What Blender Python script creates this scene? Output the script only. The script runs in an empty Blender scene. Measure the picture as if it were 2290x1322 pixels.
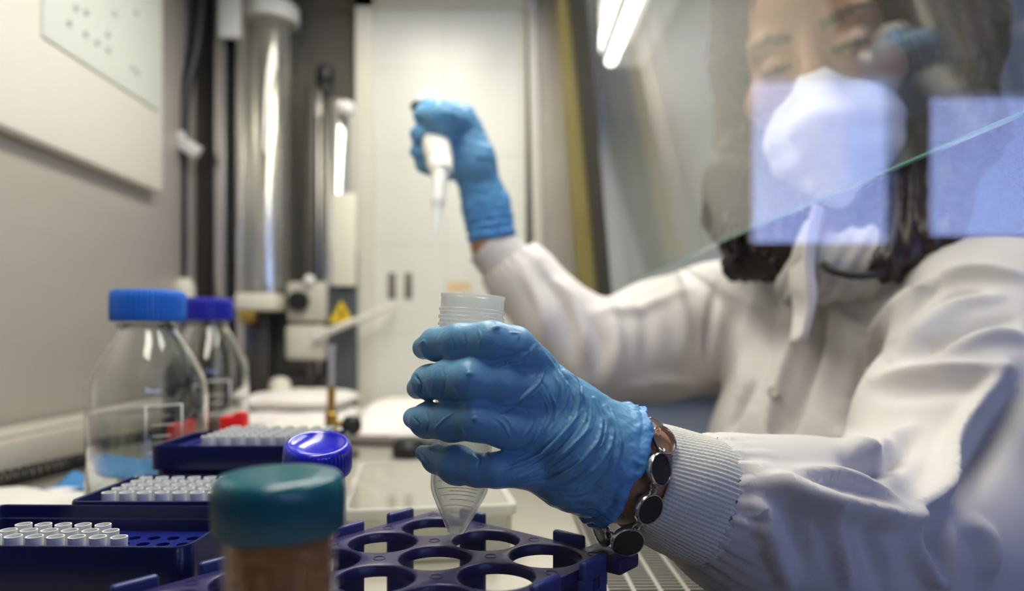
import bpy, bmesh, math, random
import numpy as np
from mathutils import Vector, Matrix

random.seed(7)
rng = np.random.default_rng(7)
SC = bpy.context.scene
COL = SC.collection
PI = math.pi
CZ = 1.062            # camera height above the floor; the work surface is 0.142 lower
F = 24 / 36 * 2290    # focal length in pixels
VX, VY = 1125.0, 750.0
SURF = CZ - 0.142     # height of the work surface


def at(px, py, d):
    """point seen at photo pixel (px, py) at distance d along the cabinet"""
    return np.array([(px - VX) / F * d, d, (VY - py) / F * d + CZ])


def P(x, y, z):
    """point given relative to the camera"""
    return np.array([x, y, z + CZ])


def nrm(v):
    v = np.asarray(v, float)
    return v / np.linalg.norm(v)


# ------------------------------------------------------------------ materials
def mat(name, color=(.8, .8, .8), rough=.5, metal=0., bump=0., bscale=200., noise=0., nscale=30., spec=.5,
        sheen=0., coat=0., sss=0., stretch=None, transmission=0., ior=1.45, emit=None, estr=0.):
    m = bpy.data.materials.new(name)
    m.use_nodes = True
    nt = m.node_tree
    b = nt.nodes['Principled BSDF']
    b.inputs['Base Color'].default_value = (*color, 1)
    b.inputs['Roughness'].default_value = rough
    b.inputs['Metallic'].default_value = metal
    b.inputs['Specular IOR Level'].default_value = spec
    b.inputs['Sheen Weight'].default_value = sheen
    b.inputs['Coat Weight'].default_value = coat
    b.inputs['Transmission Weight'].default_value = transmission
    b.inputs['IOR'].default_value = ior
    if sss:
        b.inputs['Subsurface Weight'].default_value = sss
        b.inputs['Subsurface Radius'].default_value = (.01, .004, .002)
        b.inputs['Subsurface Scale'].default_value = .3
    if emit:
        b.inputs['Emission Color'].default_value = (*emit, 1)
        b.inputs['Emission Strength'].default_value = estr
    tc = nt.nodes.new('ShaderNodeTexCoord')
    src = tc.outputs['Object']
    if stretch:
        mp = nt.nodes.new('ShaderNodeMapping')
        mp.inputs['Scale'].default_value = stretch
        nt.links.new(src, mp.inputs['Vector'])
        src = mp.outputs['Vector']
    if noise:
        n = nt.nodes.new('ShaderNodeTexNoise')
        n.inputs['Scale'].default_value = nscale
        n.inputs['Detail'].default_value = 3
        nt.links.new(src, n.inputs['Vector'])
        r = nt.nodes.new('ShaderNodeMixRGB')
        r.blend_type = 'MIX'
        r.inputs['Color1'].default_value = (*[c * (1 - noise) for c in color], 1)
        r.inputs['Color2'].default_value = (*[min(1, c * (1 + noise)) for c in color], 1)
        nt.links.new(n.outputs['Fac'], r.inputs['Fac'])
        nt.links.new(r.outputs['Color'], b.inputs['Base Color'])
    if bump:
        n = nt.nodes.new('ShaderNodeTexNoise')
        n.inputs['Scale'].default_value = bscale
        n.inputs['Detail'].default_value = 3
        nt.links.new(src, n.inputs['Vector'])
        bp = nt.nodes.new('ShaderNodeBump')
        bp.inputs['Strength'].default_value = bump
        bp.inputs['Distance'].default_value = .001
        nt.links.new(n.outputs['Fac'], bp.inputs['Height'])
        nt.links.new(bp.outputs['Normal'], b.inputs['Normal'])
    return m


def pane_mat(name, tint=(1, 1, 1), f0=.04, haze=0., hazecol=(.8, .8, .8), rough=0., edge=0.):
    """clear sheet: transparent with a Schlick mirror coat, optional milky part"""
    m = bpy.data.materials.new(name)
    m.use_nodes = True
    nt = m.node_tree
    nt.nodes.remove(nt.nodes['Principled BSDF'])
    out = nt.nodes['Material Output']
    tr = nt.nodes.new('ShaderNodeBsdfTransparent')
    tr.inputs['Color'].default_value = (*tint, 1)
    gl = nt.nodes.new('ShaderNodeBsdfGlossy')
    gl.inputs['Roughness'].default_value = rough
    gl.inputs['Color'].default_value = (1, 1, 1, 1)
    lw = nt.nodes.new('ShaderNodeLayerWeight')
    lw.inputs['Blend'].default_value = .5
    pw = nt.nodes.new('ShaderNodeMath')
    pw.operation = 'POWER'
    pw.inputs[1].default_value = 5
    nt.links.new(lw.outputs['Facing'], pw.inputs[0])
    ma = nt.nodes.new('ShaderNodeMath')
    ma.operation = 'MULTIPLY_ADD'
    ma.inputs[1].default_value = 1 - f0
    ma.inputs[2].default_value = f0
    nt.links.new(pw.outputs[0], ma.inputs[0])
    body = tr.outputs[0]
    if haze:
        df = nt.nodes.new('ShaderNodeBsdfDiffuse')
        df.inputs['Color'].default_value = (*hazecol, 1)
        tl = nt.nodes.new('ShaderNodeBsdfTranslucent')
        tl.inputs['Color'].default_value = (*hazecol, 1)
        mx0 = nt.nodes.new('ShaderNodeMixShader')
        mx0.inputs[0].default_value = .5
        nt.links.new(df.outputs[0], mx0.inputs[1])
        nt.links.new(tl.outputs[0], mx0.inputs[2])
        mh = nt.nodes.new('ShaderNodeMixShader')
        nt.links.new(body, mh.inputs[1])
        nt.links.new(mx0.outputs[0], mh.inputs[2])
        mm = nt.nodes.new('ShaderNodeMath')
        mm.operation = 'MULTIPLY_ADD'
        mm.use_clamp = True
        nt.links.new(lw.outputs['Facing'], mm.inputs[0])
        mm.inputs[1].default_value = edge
        mm.inputs[2].default_value = haze
        nt.links.new(mm.outputs[0], mh.inputs[0])
        body = mh.outputs[0]
    mx = nt.nodes.new('ShaderNodeMixShader')
    nt.links.new(ma.outputs[0], mx.inputs[0])
    nt.links.new(body, mx.inputs[1])
    nt.links.new(gl.outputs[0], mx.inputs[2])
    nt.links.new(mx.outputs[0], out.inputs['Surface'])
    return m


def emit_mat(name, color, strength):
    m = bpy.data.materials.new(name)
    m.use_nodes = True
    nt = m.node_tree
    nt.nodes.remove(nt.nodes['Principled BSDF'])
    e = nt.nodes.new('ShaderNodeEmission')
    e.inputs['Color'].default_value = (*color, 1)
    e.inputs['Strength'].default_value = strength
    nt.links.new(e.outputs[0], nt.nodes['Material Output'].inputs['Surface'])
    return m


def tile_mat(name, color, grout, scale, rough=.3):
    m = mat(name, color, rough)
    nt = m.node_tree
    b = nt.nodes['Principled BSDF']
    tc = nt.nodes.new('ShaderNodeTexCoord')
    mp = nt.nodes.new('ShaderNodeMapping')
    mp.inputs['Rotation'].default_value = (PI / 2, 0, 0)
    nt.links.new(tc.outputs['Object'], mp.inputs['Vector'])
    br = nt.nodes.new('ShaderNodeTexBrick')
    br.offset = 0
    br.inputs['Color1'].default_value = (*color, 1)
    br.inputs['Color2'].default_value = (*[c * .97 for c in color], 1)
    br.inputs['Mortar'].default_value = (*grout, 1)
    br.inputs['Scale'].default_value = scale
    br.inputs['Mortar Size'].default_value = .012
    br.inputs['Brick Width'].default_value = 1.
    br.inputs['Row Height'].default_value = 1.
    nt.links.new(mp.outputs['Vector'], br.inputs['Vector'])
    nt.links.new(br.outputs['Color'], b.inputs['Base Color'])
    return m


M = {}
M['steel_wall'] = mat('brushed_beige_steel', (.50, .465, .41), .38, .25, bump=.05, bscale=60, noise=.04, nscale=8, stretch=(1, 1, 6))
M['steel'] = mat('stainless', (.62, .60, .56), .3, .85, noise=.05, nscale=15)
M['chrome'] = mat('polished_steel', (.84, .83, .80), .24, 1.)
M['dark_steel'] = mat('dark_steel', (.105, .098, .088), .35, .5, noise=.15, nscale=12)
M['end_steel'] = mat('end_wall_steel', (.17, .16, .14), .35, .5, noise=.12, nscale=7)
M['deck'] = mat('work_deck', (.40, .375, .32), .42, .35, noise=.04, nscale=20)
M['grille'] = mat('grille_steel', (.30, .285, .25), .38, .6, noise=.06, nscale=40)
M['black'] = mat('black_plastic', (.012, .012, .013), .4, noise=.2)
M['beige'] = mat('cream_plastic', (.86, .83, .74), .45, noise=.03, nscale=6)
M['pale'] = mat('pale_green_plate', (.80, .83, .76), .4, noise=.03)
M['cream'] = mat('cream_paint', (.72, .70, .60), .45, noise=.03)
M['white_panel'] = tile_mat('white_door_panel', (.72, .725, .67), (.63, .635, .58), 6.5, .35)
M['white'] = mat('white_plastic', (.82, .81, .77), .4, noise=.03)
M['ivory'] = mat('ivory_plastic', (.80, .77, .64), .4, noise=.03)
M['olive'] = mat('olive_seal', (.22, .185, .055), .5, noise=.12, nscale=9)
M['olive_dark'] = mat('dark_seal', (.035, .03, .018), .6, noise=.12, nscale=9)
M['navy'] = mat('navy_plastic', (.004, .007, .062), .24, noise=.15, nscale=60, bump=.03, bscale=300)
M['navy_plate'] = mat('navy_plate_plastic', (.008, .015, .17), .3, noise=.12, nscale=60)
M['rack'] = mat('indigo_polypropylene', (.015, .010, .080), .36, noise=.12, nscale=70, bump=.06, bscale=260)
M['rack_leg'] = mat('indigo_leg', (.025, .035, .17), .34, noise=.1, nscale=70, bump=.05, bscale=260)
M['cap_blue'] = mat('bright_blue_cap', (.020, .16, .62), .38, noise=.05)
M['cap_dark'] = mat('ultramarine_cap', (.018, .022, .36), .35, noise=.05)
M['cap_ultra'] = mat('glossy_ultramarine', (.012, .016, .52), .2, noise=.05, coat=.3)
M['teal'] = mat('teal_plastic', (.004, .115, .155), .28, noise=.08, nscale=90, coat=.2)
M['glass'] = mat('bottle_glass', (.96, .98, .97), .0, transmission=1., ior=1.47)
M['water'] = pane_mat('water', (.93, .94, .93), f0=.05, haze=.03, edge=.12)
M['amber'] = mat('amber_liquid', (.85, .33, .055), .05, transmission=.5, ior=1.34, noise=.45, nscale=38)
M['tubeclear'] = pane_mat('clear_tube_wall', (.97, .95, .94), haze=.015, hazecol=(.8, .7, .66), rough=.05, edge=.12)
M['pp'] = pane_mat('translucent_polypropylene', (.97, .97, .95), f0=.05, haze=.10, hazecol=(.88, .88, .86), rough=.12, edge=.40)
M['pp_rim'] = pane_mat('frosted_polypropylene', (.96, .96, .94), f0=.05, haze=.30, hazecol=(.90, .90, .88), rough=.15, edge=.3)
M['tip'] = mat('tip_plastic', (.88, .89, .86), .3, transmission=.08, ior=1.3)
M['clearbox'] = pane_mat('clear_acrylic', (.95, .95, .92), f0=.05, haze=.16, hazecol=(.85, .84, .78), rough=.04, edge=.2)
M['clearrim'] = pane_mat('acrylic_rim', (.95, .95, .92), f0=.08, haze=.72, hazecol=(.93, .92, .86), rough=.05, edge=.3)
M['acrylic'] = pane_mat('acrylic_sleeve', (.93, .93, .90), f0=.05, haze=.05, hazecol=(.85, .84, .78), rough=.02, edge=.35)
M['sash'] = pane_mat('sash_glass', (.97, .98, .97), f0=.05, haze=.022, hazecol=(.80, .74, .62), edge=.05)
M['pane'] = pane_mat('end_window_glass', (.995, 1., .995), f0=.042)
M['sash_edge'] = mat('green_glass_edge', (.20, .52, .44), .1, spec=.8, transmission=.3)
M['red'] = mat('red_plastic', (.72, .012, .012), .4, noise=.05)
M['brass'] = mat('brass', (.52, .34, .07), .28, .9, noise=.1)
M['yellow'] = mat('warning_yellow', (.80, .55, .02), .5)
M['paper'] = mat('white_paper', (.86, .85, .83), .7, noise=.02)
M['bluecloth'] = mat('sky_blue_nitrile', (.06, .27, .62), .45, noise=.06)
M['grey_floor'] = mat('grey_vinyl', (.30, .29, .27), .5, noise=.1, nscale=4)
M['room_wall'] = tile_mat('pale_tiled_wall', (.66, .68, .64), (.60, .62, .58), 2.2, .4)
M['room_dark'] = mat('grey_wall', (.20, .20, .21), .6, noise=.05)
M['room_blue'] = mat('blue_grey_wall', (.07, .10, .16), .55, noise=.05)
M['ceiling'] = mat('ceiling_white', (.62, .62, .60), .7, noise=.03)
M['skin'] = mat('skin', (.40, .205, .105), .48, bump=.08, bscale=500, noise=.07, nscale=60, sss=.12)
M['mask'] = mat('white_nonwoven', (.86, .86, .86), .75, noise=.015, bump=.1, bscale=500)
M['strap'] = mat('blue_strap', (.03, .09, .19), .6, noise=.1)
M['hair'] = mat('dark_brown_hair', (.022, .012, .008), .38, noise=.4, nscale=120, stretch=(1, 1, .12), bump=.3, bscale=260)
M['coat'] = mat('white_cotton', (.66, .63, .615), .75, noise=.015, nscale=40, bump=.12, bscale=900, sheen=.15)
M['knit'] = mat('cream_knit', (.70, .68, .60), .85, noise=.06, nscale=300, bump=.4, bscale=900, sheen=.2)
M['shirt'] = mat('grey_white_shirt', (.50, .48, .46), .8, noise=.25, nscale=60)
M['cord'] = mat('black_cord', (.015, .012, .012), .5)
M['silver'] = mat('silver', (.72, .71, .70), .18, 1.)
M['stone'] = mat('black_stone', (.010, .010, .010), .42, noise=.3, nscale=200, bump=.1, bscale=600)
M['lamp'] = emit_mat('fluorescent_tube', (1, .98, .92), 14)
M['cablamp'] = emit_mat('cabinet_tube', (1, .96, .86), 5)
M['sky'] = emit_mat('daylight_sky', (.43, .53, 1.0), 15)
M['slat'] = mat('blind_slat', (.50, .55, .72), .6)
M['print'] = mat('white_print', (.80, .80, .78), .6)
M['sticker'] = mat('orange_sticker', (.70, .52, .30), .6)
M['coil'] = mat('coiled_black_cable', (.02, .018, .016), .45)


def glove_mat():
    m = mat('blue_nitrile', (.05, .235, .55), .40, spec=.45)
    nt = m.node_tree
    b = nt.nodes['Principled BSDF']
    tc = nt.nodes.new('ShaderNodeTexCoord')
    n = nt.nodes.new('ShaderNodeTexNoise')
    n.inputs['Scale'].default_value = 55
    n.inputs['Detail'].default_value = 4
    nt.links.new(tc.outputs['Object'], n.inputs['Vector'])
    r = nt.nodes.new('ShaderNodeMixRGB')
    r.inputs['Color1'].default_value = (.10, .28, .48, 1)
    r.inputs['Color2'].default_value = (.15, .37, .59, 1)
    nt.links.new(n.outputs['Fac'], r.inputs['Fac'])
    an = nt.nodes.new('ShaderNodeAttribute')       # slack rubber is deeper blue than rubber stretched over the hand
    an.attribute_name = 'slack'
    mx = nt.nodes.new('ShaderNodeMixRGB')
    nt.links.new(an.outputs['Fac'], mx.inputs['Fac'])
    nt.links.new(r.outputs['Color'], mx.inputs['Color1'])
    mx.inputs['Color2'].default_value = (.045, .26, .72, 1)
    nt.links.new(mx.outputs['Color'], b.inputs['Base Color'])
    n2 = nt.nodes.new('ShaderNodeTexNoise')
    n2.inputs['Scale'].default_value = 900
    n2.inputs['Detail'].default_value = 2
    nt.links.new(tc.outputs['Object'], n2.inputs['Vector'])
    n3 = nt.nodes.new('ShaderNodeTexNoise')
    n3.inputs['Scale'].default_value = 130
    n3.inputs['Detail'].default_value = 3
    n3.inputs['Distortion'].default_value = 1.2
    nt.links.new(tc.outputs['Object'], n3.inputs['Vector'])
    b1 = nt.nodes.new('ShaderNodeBump')
    b1.inputs['Strength'].default_value = .12
    b1.inputs['Distance'].default_value = .0006
    nt.links.new(n2.outputs['Fac'], b1.inputs['Height'])
    b2 = nt.nodes.new('ShaderNodeBump')
    b2.inputs['Strength'].default_value = .35
    b2.inputs['Distance'].default_value = .0012
    nt.links.new(n3.outputs['Fac'], b2.inputs['Height'])
    nt.links.new(b1.outputs['Normal'], b2.inputs['Normal'])
    nt.links.new(b2.outputs['Normal'], b.inputs['Normal'])
    return m


M['glove'] = glove_mat()


# ------------------------------------------------------------------ mesh building
class MB:
    def __init__(self):
        self.v, self.f = [], []

    def add(self, verts, faces):
        o = len(self.v)
        self.v.extend([tuple(map(float, p)) for p in verts])
        self.f.extend([tuple(i + o for i in f) for f in faces])
        return self

    def box(self, c, s, R=None, bev=0., seg=2):
        bm = bmesh.new()
        bmesh.ops.create_cube(bm, size=1)
        for v in bm.verts:
            v.co = Vector((v.co.x * s[0], v.co.y * s[1], v.co.z * s[2]))
        if bev:
            bmesh.ops.bevel(bm, geom=bm.edges[:], offset=bev, segments=seg, affect='EDGES', profile=.5)
        bm.verts.index_update()
        V = np.array([v.co[:] for v in bm.verts])
        if R is not None:
            V = V @ np.asarray(R).T
        self.add(V + np.asarray(c), [[v.index for v in f.verts] for f in bm.faces])
        bm.free()
        return self

    def lathe(self, prof, n=48, c=(0, 0, 0), R=None, rib=None, close=False):
        """prof: list of (r, z) from bottom up; rib(theta, i) -> radius factor"""
        V, Fc = [], []
        th = np.arange(n) / n * 2 * PI
        for i, (r, z) in enumerate(prof):
            rr = np.full(n, r) if rib is None else r + rib(th, i)
            V.append(np.stack([rr * np.cos(th), rr * np.sin(th), np.full(n, z)], 1))
        m = len(prof)
        for i in range(m - 1 if not close else m):
            a, b = i * n, ((i + 1) % m) * n
            for k in range(n):
                k2 = (k + 1) % n
                Fc.append((a + k, a + k2, b + k2, b + k))
        V = np.concatenate(V)
        if not close:
            Fc.append(tuple(range(n))[::-1])
            Fc.append(tuple((m - 1) * n + k for k in range(n)))
        if R is not None:
            V = V @ np.asarray(R).T
        self.add(V + np.asarray(c), Fc)
        return self

    def tube(self, path, r, n=12, cap=True, rfun=None):
        path = np.asarray(path, float)
        m = len(path)
        r = np.full(m, r) if np.isscalar(r) else np.asarray(r, float)
        T = np.gradient(path, axis=0)
        T /= np.linalg.norm(T, axis=1)[:, None]
        u = np.cross(T[0], (0, 0, 1.))
        if np.linalg.norm(u) < .1:
            u = np.cross(T[0], (1., 0, 0))
        u = nrm(u)
        th = np.arange(n) / n * 2 * PI
        V = []
        for i in range(m):
            u = nrm(u - T[i] * (u @ T[i]))
            w = np.cross(T[i], u)
            rr = np.full(n, r[i]) if rfun is None else r[i] + rfun(th, i)
            V.append(path[i] + rr[:, None] * (np.cos(th)[:, None] * u + np.sin(th)[:, None] * w))
        Fc = []
        for i in range(m - 1):
            for k in range(n):
                k2 = (k + 1) % n
                Fc.append((i * n + k, i * n + k2, (i + 1) * n + k2, (i + 1) * n + k))
        if cap:
            Fc.append(tuple(range(n))[::-1])
            Fc.append(tuple((m - 1) * n + k for k in range(n)))
        self.add(np.concatenate(V), Fc)
        return self

    def sphere(self, c, r, nu=16, nv=10):
        r = np.array([r] * 3) if np.isscalar(r) else np.asarray(r)
        V, Fc = [(0, 0, -1)], []
        for i in range(1, nv):
            a = -PI / 2 + PI * i / nv
            for k in range(nu):
                t = 2 * PI * k / nu
                V.append((math.cos(a) * math.cos(t), math.cos(a) * math.sin(t), math.sin(a)))
        V.append((0, 0, 1))
        for k in range(nu):
            k2 = (k + 1) % nu
            Fc.append((0, 1 + k2, 1 + k))
            for i in range(nv - 2):
                a, b = 1 + i * nu, 1 + (i + 1) * nu
                Fc.append((a + k, a + k2, b + k2, b + k))
            Fc.append((1 + (nv - 2) * nu + k, 1 + (nv - 2) * nu + k2, len(V) - 1))
        self.add(np.array(V) * r + np.asarray(c), Fc)
        return self


def spline(pts, n=40):
    """Catmull-Rom through rows of pts (any number of columns)"""
    p = np.asarray(pts, float)
    p = np.vstack([2 * p[0] - p[1], p, 2 * p[-1] - p[-2]])
    out = []
    m = len(p) - 3
    for t in np.linspace(0, m - 1e-6, n):
        i = int(t)
        u = t - i
        a, b, c, d = p[i:i + 4]
        out.append(.5 * (2 * b + (c - a) * u + (2 * a - 5 * b + 4 * c - d) * u * u + (3 * b - a - 3 * c + d) * u ** 3))
    return np.array(out)


def wloc(o):
    l = Vector((0, 0, 0))
    while o is not None:
        l = l + o.location
        o = o.parent
    return np.array(l)


def link(name, V, Fc, m, parent=None, loc=None, smooth=True, angle=None):
    me = bpy.data.meshes.new(name)
    V = np.asarray(V, float)
    base = wloc(parent) if parent is not None else np.zeros(3)
    off = np.zeros(3)
    if loc is not None:
        off = np.asarray(loc, float) - base
    Vl = V - base - off
    me.from_pydata(Vl.tolist(), [], [tuple(f) for f in Fc])
    me.update()
    o = bpy.data.objects.new(name, me)
    o.location = off
    if isinstance(m, (list, tuple)):
        for q in m:
            me.materials.append(q)
    else:
        me.materials.append(m)
    COL.objects.link(o)
    if parent is not None:
        o.parent = parent
    if smooth:
        me.polygons.foreach_set('use_smooth', [True] * len(me.polygons))
        if angle is not None:
            bm = bmesh.new()
            bm.from_mesh(me)
            for e in bm.edges:
                if len(e.link_faces) == 2 and e.calc_face_angle(0) > math.radians(angle):
                    e.smooth = False
            bm.to_mesh(me)
            bm.free()
    return o


def ob(name, mb, m, parent=None, loc=None, angle=35):
    return link(name, mb.v, mb.f, m, parent, loc, True, angle)


def tag(o, label=None, cat=None, group=None, kind=None):
    if label: o['label'] = label
    if cat: o['category'] = cat
    if group: o['group'] = group
    if kind: o['kind'] = kind
    return o


def thing(name, loc, label, cat, group=None):
    o = bpy.data.objects.new(name, None)
    o.empty_display_size = .02
    o.location = loc
    COL.objects.link(o)
    return tag(o, label, cat, group)


def struct(name, mb, m, loc=None, parent=None, angle=35):
    o = ob(name, mb, m, parent, loc, angle)
    if parent is None:
        o['kind'] = 'structure'
    return o


def copy_tree(o, parent=None):
    c = o.copy()
    COL.objects.link(c)
    if parent is not None:
        c.parent = parent
    for ch in list(o.children):
        copy_tree(ch, c)
    return c


def rotz(a):
    a = math.radians(a)
    return np.array([[math.cos(a), -math.sin(a), 0], [math.sin(a), math.cos(a), 0], [0, 0, 1]])


def axis_frame(z, ref=(0, -1, 0)):
    z = nrm(z)
    x = np.cross(ref, z)
    if np.linalg.norm(x) < 1e-3:
        x = np.cross((1, 0, 0), z)
    x = nrm(x)
    y = np.cross(z, x)
    return np.stack([x, y, z], 1)


# ------------------------------------------------------------------ implicit surfaces
class Field:
    def __init__(self, lo, hi, h):
        self.lo, self.h = np.asarray(lo, float), h
        self.n = np.ceil((np.asarray(hi) - self.lo) / h).astype(int) + 1
        self.F = np.full(self.n, 1.0, np.float32)

    def block(self, lo, hi):
        a = np.clip(np.floor((np.asarray(lo) - self.lo) / self.h).astype(int), 0, self.n)
        b = np.clip(np.ceil((np.asarray(hi) - self.lo) / self.h).astype(int) + 1, 0, self.n)
        if np.any(b <= a):
            return None, None
        g = np.meshgrid(*[(self.lo[i] + np.arange(a[i], b[i]) * self.h).astype(np.float32) for i in range(3)], indexing='ij')
        return tuple(slice(a[i], b[i]) for i in range(3)), g

    def _mix(self, sl, d, k, op):
        f = self.F[sl]
        if op == 'add':
            hh = np.maximum(k - np.abs(f - d), 0) / k
            self.F[sl] = np.minimum(f, d) - hh * hh * k * .25
        else:
            d = -d
            hh = np.maximum(k - np.abs(f - d), 0) / k
            self.F[sl] = np.maximum(f, d) + hh * hh * k * .25

    def cone(self, a, b, ra, rb, k=.004, op='add'):
        a, b = np.asarray(a), np.asarray(b)
        R = max(ra, rb) + 3 * k + 3 * self.h
        sl, g = self.block(np.minimum(a, b) - R, np.maximum(a, b) + R)
        if sl is None:
            return self
        ab = b - a
        L = max(ab @ ab, 1e-12)
        t = np.clip(sum((g[i] - a[i]) * ab[i] for i in range(3)) / L, 0, 1)
        d = np.sqrt(sum((g[i] - a[i] - t * ab[i]) ** 2 for i in range(3))) - (ra + t * (rb - ra))
        self._mix(sl, d.astype(np.float32), k, op)
        return self

    def chain(self, pts, k=.004, grow=0., op='add'):
        for p, q in zip(pts[:-1], pts[1:]):
            self.cone(p[0], q[0], p[1] + grow, q[1] + grow, k, op)
        return self

    def ell(self, c, r, R=None, k=.004, op='add', power=2):
        c, r = np.asarray(c), np.asarray(r, float)
        B = r.max() * 1.3 + 3 * k + 3 * self.h
        sl, g = self.block(c - B, c + B)
        if sl is None:
            return self
        x = [g[i] - c[i] for i in range(3)]
        if R is not None:
            R = np.asarray(R)
            x = [sum(x[j] * R[j, i] for j in range(3)) for i in range(3)]
        q = [x[i] / r[i] for i in range(3)]
        if power == 2:
            k0 = np.sqrt(q[0] ** 2 + q[1] ** 2 + q[2] ** 2)
            k1 = np.sqrt(sum((x[i] / r[i] ** 2) ** 2 for i in range(3))) + 1e-9
            d = k0 * (k0 - 1) / k1
        else:
            k0 = (np.abs(q[0]) ** power + np.abs(q[1]) ** power + np.abs(q[2]) ** power) ** (1 / power)
            d = (k0 - 1) * r.min()
        self._mix(sl, d.astype(np.float32), k, op)
        return self

    def mesh(self):
        Fd = self.F
        s = Fd < 0
        nx, ny, nz = Fd.shape
        cnt = np.zeros((nx - 1, ny - 1, nz - 1), np.int8)
        for i in (0, 1):
            for j in (0, 1):
                for k in (0, 1):
                    cnt += s[i:nx - 1 + i, j:ny - 1 + j, k:nz - 1 + k]
        ci = np.argwhere((cnt > 0) & (cnt < 8))
        idx = np.full(cnt.shape, -1, np.int64)
        idx[tuple(ci.T)] = np.arange(len(ci))
        acc = np.zeros((len(ci), 3))
        num = np.zeros(len(ci))
        cor = [(i, j, k) for i in (0, 1) for j in (0, 1) for k in (0, 1)]
        val = {c: Fd[ci[:, 0] + c[0], ci[:, 1] + c[1], ci[:, 2] + c[2]].astype(float) for c in cor}
        for c in cor:
            for ax in range(3):
                if c[ax]:
                    continue
                e = list(c)
                e[ax] = 1
                e = tuple(e)
                A, B = val[c], val[e]
                mk = (A < 0) != (B < 0)
                t = np.where(mk, A / np.where(mk, A - B, 1), 0)
                p = np.tile(np.array(c, float), (len(ci), 1))
                p[:, ax] += t
                acc += p * mk[:, None]
                num += mk
        V = self.lo + (ci + acc / num[:, None]) * self.h
        quads = []
        for ax in range(3):
            u, v = (ax + 1) % 3, (ax + 2) % 3
            sa = [slice(None)] * 3
            sb = [slice(None)] * 3
            sa[ax] = slice(0, -1)
            sb[ax] = slice(1, None)
            e = np.argwhere(s[tuple(sa)] != s[tuple(sb)])
            ok = (e[:, u] > 0) & (e[:, v] > 0) & (e[:, u] < Fd.shape[u] - 1) & (e[:, v] < Fd.shape[v] - 1)
            e = e[ok]
            ins = s[tuple(e.T)]
            q = []
            for du, dv in ((-1, -1), (0, -1), (0, 0), (-1, 0)):
                c = e.copy()
                c[:, u] += du
                c[:, v] += dv
                q.append(idx[tuple(c.T)])
            q = np.stack(q, 1)
            q[~ins] = q[~ins][:, ::-1]
            quads.append(q)
        return V, np.concatenate(quads)


def vnormals(V, Q):
    n = np.cross(V[Q[:, 2]] - V[Q[:, 0]], V[Q[:, 3]] - V[Q[:, 1]])
    N = np.zeros_like(V)
    for k in range(4):
        np.add.at(N, Q[:, k], n)
    return N / (np.linalg.norm(N, axis=1)[:, None] + 1e-12)


def relax(V, Q, it=2, w=.5):
    E = np.concatenate([Q[:, [0, 1]], Q[:, [1, 2]], Q[:, [2, 3]], Q[:, [3, 0]]])
    deg = np.zeros(len(V))
    np.add.at(deg, E[:, 0], 1)
    np.add.at(deg, E[:, 1], 1)
    for _ in range(it):
        S = np.zeros_like(V)
        np.add.at(S, E[:, 0], V[E[:, 1]])
        np.add.at(S, E[:, 1], V[E[:, 0]])
        V = V + w * (S / deg[:, None] - V)
    return V


def pix(V):
    return np.stack([VX + V[:, 0] / V[:, 1] * F, VY - (V[:, 2] - CZ) / V[:, 1] * F], 1)


def crease(V, Q, strokes, rng_d=(0, 9)):
    """raise or press folds along traced lines on the side that faces the opening"""
    N = vnormals(V, Q)
    view = V - np.array([0, 0, CZ])
    view /= np.linalg.norm(view, axis=1)[:, None]
    facing = np.clip(-(N * view).sum(1) * 3 + .3, 0, 1)
    facing[(V[:, 1] < rng_d[0]) | (V[:, 1] > rng_d[1])] = 0
    p = pix(V)
    D = np.zeros(len(V))
    for pts, w, hgt in strokes:
        c = spline(pts, max(8, 8 * len(pts))) if len(pts) > 2 else np.asarray(pts, float)
        lo, hi = c.min(0) - 3 * w, c.max(0) + 3 * w
        s = np.where((p > lo).all(1) & (p < hi).all(1) & (facing > 0))[0]
        if not len(s):
            continue
        q = p[s]
        best = np.full(len(s), 1e9)
        par = np.zeros(len(s))
        m = len(c) - 1
        for i in range(m):
            a, b = c[i], c[i + 1]
            ab = b - a
            t = np.clip(((q - a) @ ab) / max(ab @ ab, 1e-9), 0, 1)
            d = np.linalg.norm(q - a - t[:, None] * ab, axis=1)
            u = d < best
            best[u] = d[u]
            par[u] = (i + t[u]) / m
        env = np.clip(np.sin(np.clip(par, 0.03, .97) * PI), 0, 1) ** .5
        D[s] += hgt * np.exp(-(best / w) ** 2) * env * facing[s]
    return V + N * D[:, None]


def vnoise(V, freq, seed=0, octs=2):
    """cheap smooth pseudo noise in [-1, 1]"""
    r = np.random.default_rng(seed)
    out = np.zeros(len(V))
    amp = 1.
    for o in range(octs):
        for _ in range(4):
            d = r.normal(size=3)
            d /= np.linalg.norm(d)
            e = r.normal(size=3)
            e /= np.linalg.norm(e)
            ph = r.uniform(0, 6.28, 2)
            out += amp * .25 * np.sin((V @ d) * freq * 6.28 + ph[0] + 1.5 * np.sin((V @ e) * freq * 3.3 + ph[1]))
        freq *= 2.1
        amp *= .5
    return out


def pj(lst):
    """(px, py, depth, radius px) rows to (point, radius) pairs"""
    return [(at(a, b, d), r * d / F) for a, b, d, r in lst]


# ------------------------------------------------------------------ camera
cam = bpy.data.cameras.new('camera')
cam.lens, cam.sensor_width = 24, 36
cam.shift_x = (1145 - VX) / 2290
cam.shift_y = (VY - 661) / 2290
cam.clip_start = .005
cam.dof.use_dof = True
cam.dof.focus_distance = .296
cam.dof.aperture_fstop = 4.6
cam.dof.aperture_blades = 0
co = bpy.data.objects.new('camera', cam)
co.location = (0, 0, CZ)
co.rotation_euler = (PI / 2, 0, 0)
COL.objects.link(co)
SC.camera = co


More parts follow.
